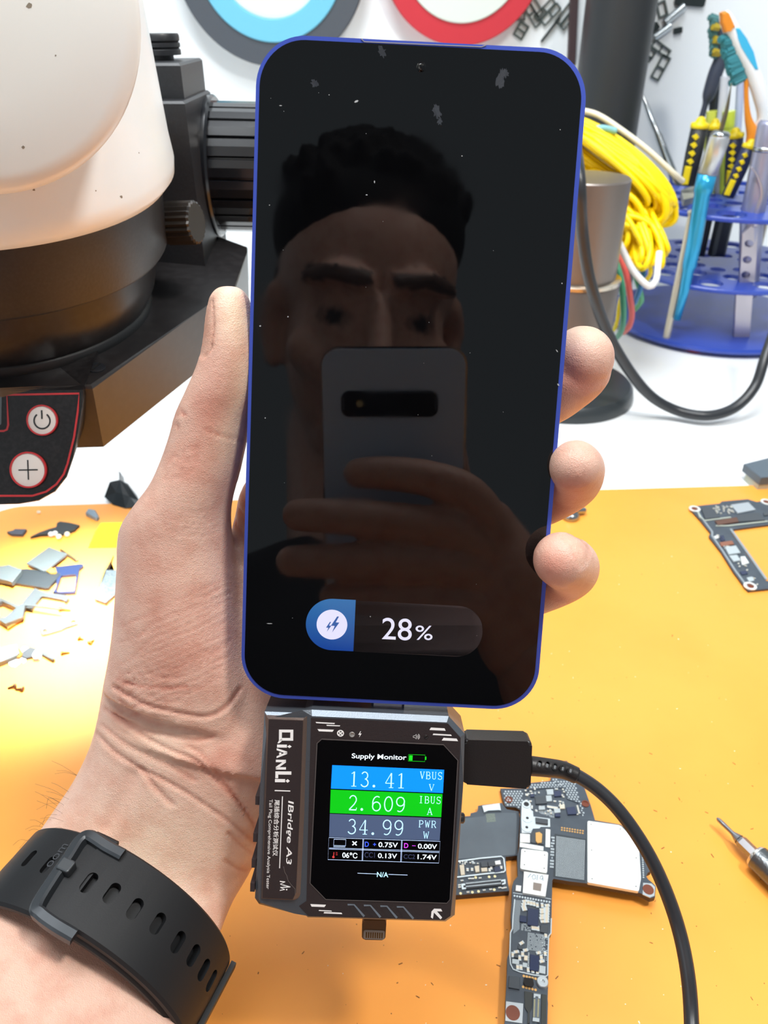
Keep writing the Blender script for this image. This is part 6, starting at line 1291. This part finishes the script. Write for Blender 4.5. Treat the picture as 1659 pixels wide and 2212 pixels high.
def tier(h, R, holes, nm):
    bm = B(); lathe(bm, HB, [(0, h), (R, h), (R + .0008, h + .0008), (R + .0008, h + .0032), (R, h + .004), (0, h + .004)], 96); o = obj(nm, bm, hbl, hold)
    cs = []
    for (a, r, rad) in holes:
        F = Fr(HB.p(r * math.cos(a), r * math.sin(a)), HB.ex, HB.ey, HB.en); bm = B(); prism(bm, F, circ(0, 0, rad, 28), h - .01, h + .02); cs.append(obj('c', bm, None))
    cut(o, cs); o.data.polygons.foreach_set('use_smooth', [False] * len(o.data.polygons)); return o
ha, hb_ = HB.uv(1580, 462, .127); r1_ = math.hypot(ha, hb_); a1_ = math.atan2(hb_, ha)
outer_h = [(a1_ + 2 * PI * k / 10, r1_, .0135) for k in range(10)]; inner_h = [(a1_ + .31 + 2 * PI * k / 10, r1_ * .66, .0105) for k in range(10)] + [(a1_ + 2 * PI * k / 8, r1_ * .36, .009) for k in range(8)]
tier(.123, .098, outer_h + inner_h, 'top_plate')
tier(.060, .098, [(a - .05, r, rd * .85) for a, r, rd in outer_h + inner_h], 'middle_plate')
pil = M('pillar_buff', 'cfc6b4', .35, .4)
pa_, pb_ = HB.uv(1440, 728, .01); pr_ = math.hypot(pa_, pb_); pt_ = math.atan2(pb_, pa_)
for k in range(4):
    q = HB.p(pr_ * math.cos(pt_ + k * PI / 2), pr_ * math.sin(pt_ + k * PI / 2)); bm = B(); F = Fr((q.x, q.y, TZ), (1, 0, 0), (0, 1, 0), (0, 0, 1)); lathe(bm, F, [(0, .0095), (.0035, .0095), (.0035, .128), (0, .128)], 20); lathe(bm, F, [(.0045, .127), (.0045, .1288), (.003, .1296), (0, .1296)], 20); obj('pillar', bm, pil, hold, True, 40)
GR = 'tools standing in the blue holder'
def v(px, py, Y): return VP(Y).at(px, py)
def rod(name, pts, rad, m, label, cat, parts=(), n=20, sides=16):
    bm = B(); q = spline([(*v(x, y, Y), r) for (x, y, Y), r in zip(pts, rad)], n); tube(bm, [Vector(a[:3]) for a in q], [a[3] for a in q], sides, True, False)
    o = obj(name, bm, m, None, True, 40); return o
# scalpel-like blue handled knife
Yk = .728; kn = thing('precision_knife', 'knife with silver grip and cyan handle, blade up, in the holder', 'knife', v(1462, 690, Yk), GR)
def seg(nm, par, pts, rad, m, n=16, sides=18, spl=False):
    bm = B(); q = [(*v(x, y, Y), r) for (x, y, Y), r in zip(pts, rad)]
    if spl: q = spline(q, n)
    tube(bm, [Vector(a[:3]) for a in q], [a[3] for a in q], sides); return obj(nm, bm, m, par, True)
seg('grip', kn, [(1556, 288, Yk), (1554, 300, Yk), (1528, 376, Yk)], [.0075, .0085, .0084], M('grip_silver', 'c9cdd2', .3, .6))
seg('handle', kn, [(1528, 376, Yk), (1519, 412, Yk), (1517, 420, Yk), (1500, 520, Yk), (1489, 575, Yk), (1487, 582, Yk), (1478, 630, Yk), (1462, 690, Yk)], [.0082, .0082, .0070, .0068, .0066, .0052, .0044, .0034], M('handle_cyan', '2e9fd0', .2, .35))
seg('ferrule', kn, [(1558, 283, Yk), (1556, 290, Yk), (1555, 297, Yk)], [.0062, .0083, .0080], steel)
seg('blade', kn, [(1556, 290, Yk), (1562, 265, Yk), (1571, 232, Yk), (1580, 180, Yk)], [.0016, .0022, .0016, .0003], M('blade_bronze', '7d7763', .3, .8), 20, 8, True)
# steel tweezers with three holes
Yt = .735; tz = thing('tweezers', 'flat steel tweezers with three round holes standing in the holder', 'tweezers', v(1600, 735, Yt), GR)
FV = VP(Yt); bm = B(); prism(bm, FV, pp(FV, [(1622, 487), (1638, 487), (1634, 560), (1628, 630), (1626, 640), (1620, 730), (1585, 735), (1590, 640), (1598, 620), (1601, 560), (1604, 505)]), -.003, 0, .0006); o = obj('arm', bm, M('tweezer_steel', 'c6bfc6', .3, .7), tz)
cut(o, [obj('c', prism(B(), FV, pp(FV, blob(x, y, 10, 8, 0, 20, 0)), -.01, .01), None) for x, y in ((1618, 526), (1614, 561), (1611, 594))])
seg('curved_tip', tz, [(1622, 360, Yt), (1638, 385, Yt), (1645, 420, Yt), (1636, 455, Yt), (1630, 490, Yt)], [.0005, .0012, .002, .0024, .0026], M('tweezer_steel', 'c6bfc6', .3, .7), 20, 8, True)
# pliers with yellow caps and studs
def pliers(name, grips, label, dark, capc):
    t = thing(name, label, 'pliers', v(*grips[0][1], grips[0][2]), GR)
    for (p0_, p1_, Y, wpx) in grips:
        a, b = v(*p0_, Y), v(*p1_, Y); k = wpx * (a - CAM).dot(FW) / FPX / 2
        g = seg('grip', t, [(*p0_, Y), ((p0_[0] + p1_[0]) / 2, (p0_[1] + p1_[1]) / 2, Y), (*p1_, Y)], [k, k * 1.02, k * .9], dark)
        d = (b - a); cp_ = B(); tube(cp_, [a - d * .02, a + d * .0, a + d * .07, a + d * .08], [k * .6, k * 1.06, k * 1.1, k], 18, True, True); obj('grip_cap', cp_, capc, g, True)
        n = -(d.cross(Vector((1, 0, 0)))).normalized(); n = n if n.y < 0 else -n; bm = B(); s = d.normalized(); x_ = s.cross(n)
        for q in range(4):
            c = a + d * (.2 + .13 * q) + n * k * .85 - x_ * k * (-.55); 
            F = Fr(c, (x_ + s).normalized(), (s - x_).normalized(), n); box(bm, F, 0, 0, -k * .3, k * .5, k * .5, k * .28)
        F = Fr(a + d * .82 + n * k * .8 + x_ * k * .6, x_, s, n); box(bm, F, 0, 0, -k * .3, k * .7, d.length * .3, k * .3, k * .1); obj('grip_inlay', bm, capc, g)
    return t
yc = M('cap_yellow', 'efd512', .4); gk = M('grip_black', '23272b', .5); gn = M('grip_navy', '222a4e', .45)
p_ = pliers('pliers', [((1513, 266), (1484, 400), .80, 36), ((1545, 268), (1530, 400), .812, 30)], 'black-gripped pliers with yellow caps, left in the blue holder', gk, yc)
bm = B(); a = v(1500, 430, .80); box(bm, VP(.80), *VP(.80).uv(1520, 500), -.012, .014, .05, .002, .003); obj('head', bm, M('plier_steel', '3a3f46', .4, .8), p_)
p_ = pliers('pliers', [((1589, 288), (1580, 400), .80, 34), ((1622, 312), (1572, 425), .765, 30)], 'navy-gripped pliers with yellow caps, right of the black pair', gn, yc)
bm = B(); box(bm, VP(.79), *VP(.79).uv(1565, 500), -.012, .014, .05, .002, .003); obj('head', bm, M('plier_steel', '3a3f46', .4, .8), p_)
# toothbrushes
def bristle_tuft(par, base, tips, m, r):
    bm = B(); rr = random.Random(4)
    for (b, e) in zip(base, tips):
        for k in range(5): o_ = Vector((rr.uniform(-1, 1), rr.uniform(-1, 1), rr.uniform(-1, 1))) * r * .7; tube(bm, [b + o_ * .5, e + o_], r, 6)
    return obj('bristles', bm, m, par)
Yb = .775; tb = thing('toothbrush', 'white and cyan toothbrush with orange tip and teal bristles', 'toothbrush', v(1640, 330, Yb), GR)
seg('handle', tb, [(1563, 28, Yb), (1570, 45, Yb), (1585, 75, Yb), (1605, 115, Yb), (1626, 158, Yb), (1643, 205, Yb), (1652, 250, Yb), (1640, 300, Yb), (1632, 420, Yb)], [.004, .0058, .0062, .0062, .0062, .0066, .0066, .006, .005], M('brush_white', 'e9eef2', .3), 50, 18, True)
FV = VP(Yb - .004)
bm = B(); prism(bm, FV, pp(FV, Q(1240, 0, 3.959, [(1370, 240), (1410, 240), (1470, 330), (1530, 440), (1570, 590), (1540, 600), (1480, 500), (1420, 400), (1390, 320)])), -.004, .0025, .001); obj('thumb_pad', bm, M('pad_cyan', '3fb2df', .4), tb)
bm = B(); prism(bm, FV, pp(FV, Q(1240, 0, 3.959, [(1255, 110), (1290, 95), (1320, 115), (1370, 230), (1330, 250), (1290, 280), (1260, 200)])), -.004, .0035, .0015); obj('tongue_pad', bm, M('pad_orange', 'e08a24', .5), tb)
bs_ = [v(1577 + 3.4 * k, 78 + 7.6 * k, Yb) for k in range(12)]; te_ = [v(1556 + 2.4 * k, 84 + 8.4 * k, Yb - .003) for k in range(12)]
bristle_tuft(tb, bs_, te_, M('bristle_teal', '2f7d88', .6), .0026)
seg('orange_stem', tb, [(1612, 160, Yb), (1612, 210, Yb), (1616, 255, Yb), (1626, 290, Yb), (1622, 312, Yb)], [.0022, .002, .003, .0055, .0052], M('pad_orange', 'e08a24', .5), 20, 12, True)
Yc = .86; tb2 = thing('toothbrush', 'dark toothbrush with teal and yellow bristles behind the white one', 'toothbrush', v(1518, 262, Yc), GR)
seg('handle', tb2, [(1556, 40, Yc), (1560, 100, Yc), (1556, 130, Yc), (1545, 160, Yc), (1531, 205, Yc), (1524, 225, Yc), (1514, 262, Yc), (1508, 300, Yc)], [.005, .006, .0065, .0068, .006, .003, .003, .003], M('brush_dark', '3a4050', .4), 40, 16, True)
bristle_tuft(tb2, [v(1553, 42 + 9 * k, Yc) for k in range(10)], [v(1533 + .6 * k, 36 + 9 * k, Yc - .002) for k in range(10)], M('bristle_mix', '4f7f80', .6), .0024)
bristle_tuft(tb2, [v(1553, 60 + 28 * k, Yc - .004) for k in range(3)], [v(1541, 57 + 28 * k, Yc - .006) for k in range(3)], M('bristle_yellow', 'b09a2a', .6), .0024)
# metal pen tube, probe, clear handles
pe = thing('pen_tube', 'lavender grey metal tube standing at the right edge of the holder', 'tool', v(1630, 600, .745), GR)
seg('tube', pe, [(1664, 262, .745), (1662, 268, .745), (1653, 318, .745), (1624, 470, .745), (1616, 640, .745)], [.0085, .0098, .0098, .0105, .0088], M('tube_lavender', 'a3a5bd', .35, .5))
seg('tube_ring', pe, [(1654, 316, .745), (1652, 326, .745)], [.0102, .0102], steel)
pr = thing('probe', 'slim steel probe leaning against the wall left of the tools', 'probe', v(1450, 366, .86), GR)
seg('shaft', pr, [(1377, 176, .93), (1390, 212, .92), (1394, 222, .92), (1406, 255, .91), (1419, 285, .9), (1424, 296, .9), (1450, 366, .88), (1478, 450, .86)], [.0012, .0016, .0026, .0034, .0032, .0042, .0048, .0048], steel, 30, 12)
for (xa, ya, xb, yb, Y, r, c, nm) in ((1566, 165, 1556, 285, .835, .004, 'c9ced8', 'clear rod behind the two pliers'), (1600, 176, 1592, 300, .84, .0036, 'b9c3e0', 'pale blue rod behind the navy pliers'), (1550, 150, 1542, 250, .87, .005, '33383f', 'black rod between the toothbrushes'), (1575, 240, 1570, 300, .83, .006, 'c9d94a', 'lime tipped rod behind the knife blade'), (1540, 240, 1535, 300, .845, .006, 'd3da5a', 'lime tipped rod behind the black pliers')):
    o = rod('tool_shaft', [(xa, ya, Y), ((xa + xb) / 2, (ya + yb) / 2, Y), (xb, yb, Y), (xb - (xa - xb) * .0 - 6, 470, Y - .01)], [r, r, r, r * .8], M('rod_' + c, c, .25), nm, 'tool'); tag(o, nm[0:] + ' in the holder', 'tool', GR); origin_to(o, v(xb - 6, 470, Y - .01))
bl2 = thing('cable_plug', 'grey flat plug lying on the top plate of the blue holder', 'plug', HB.p(*HB.uv(1490, 428, .127), .127)); F = HB.up(.127)
bm = B(); prism(bm, F, rquad(*pp(F, [(1468, 424), (1506, 412), (1512, 436), (1474, 446)]), .002), 0, .006, .001); obj('shell', bm, M('plug_khaki', '9a9a8e', .5), bl2)
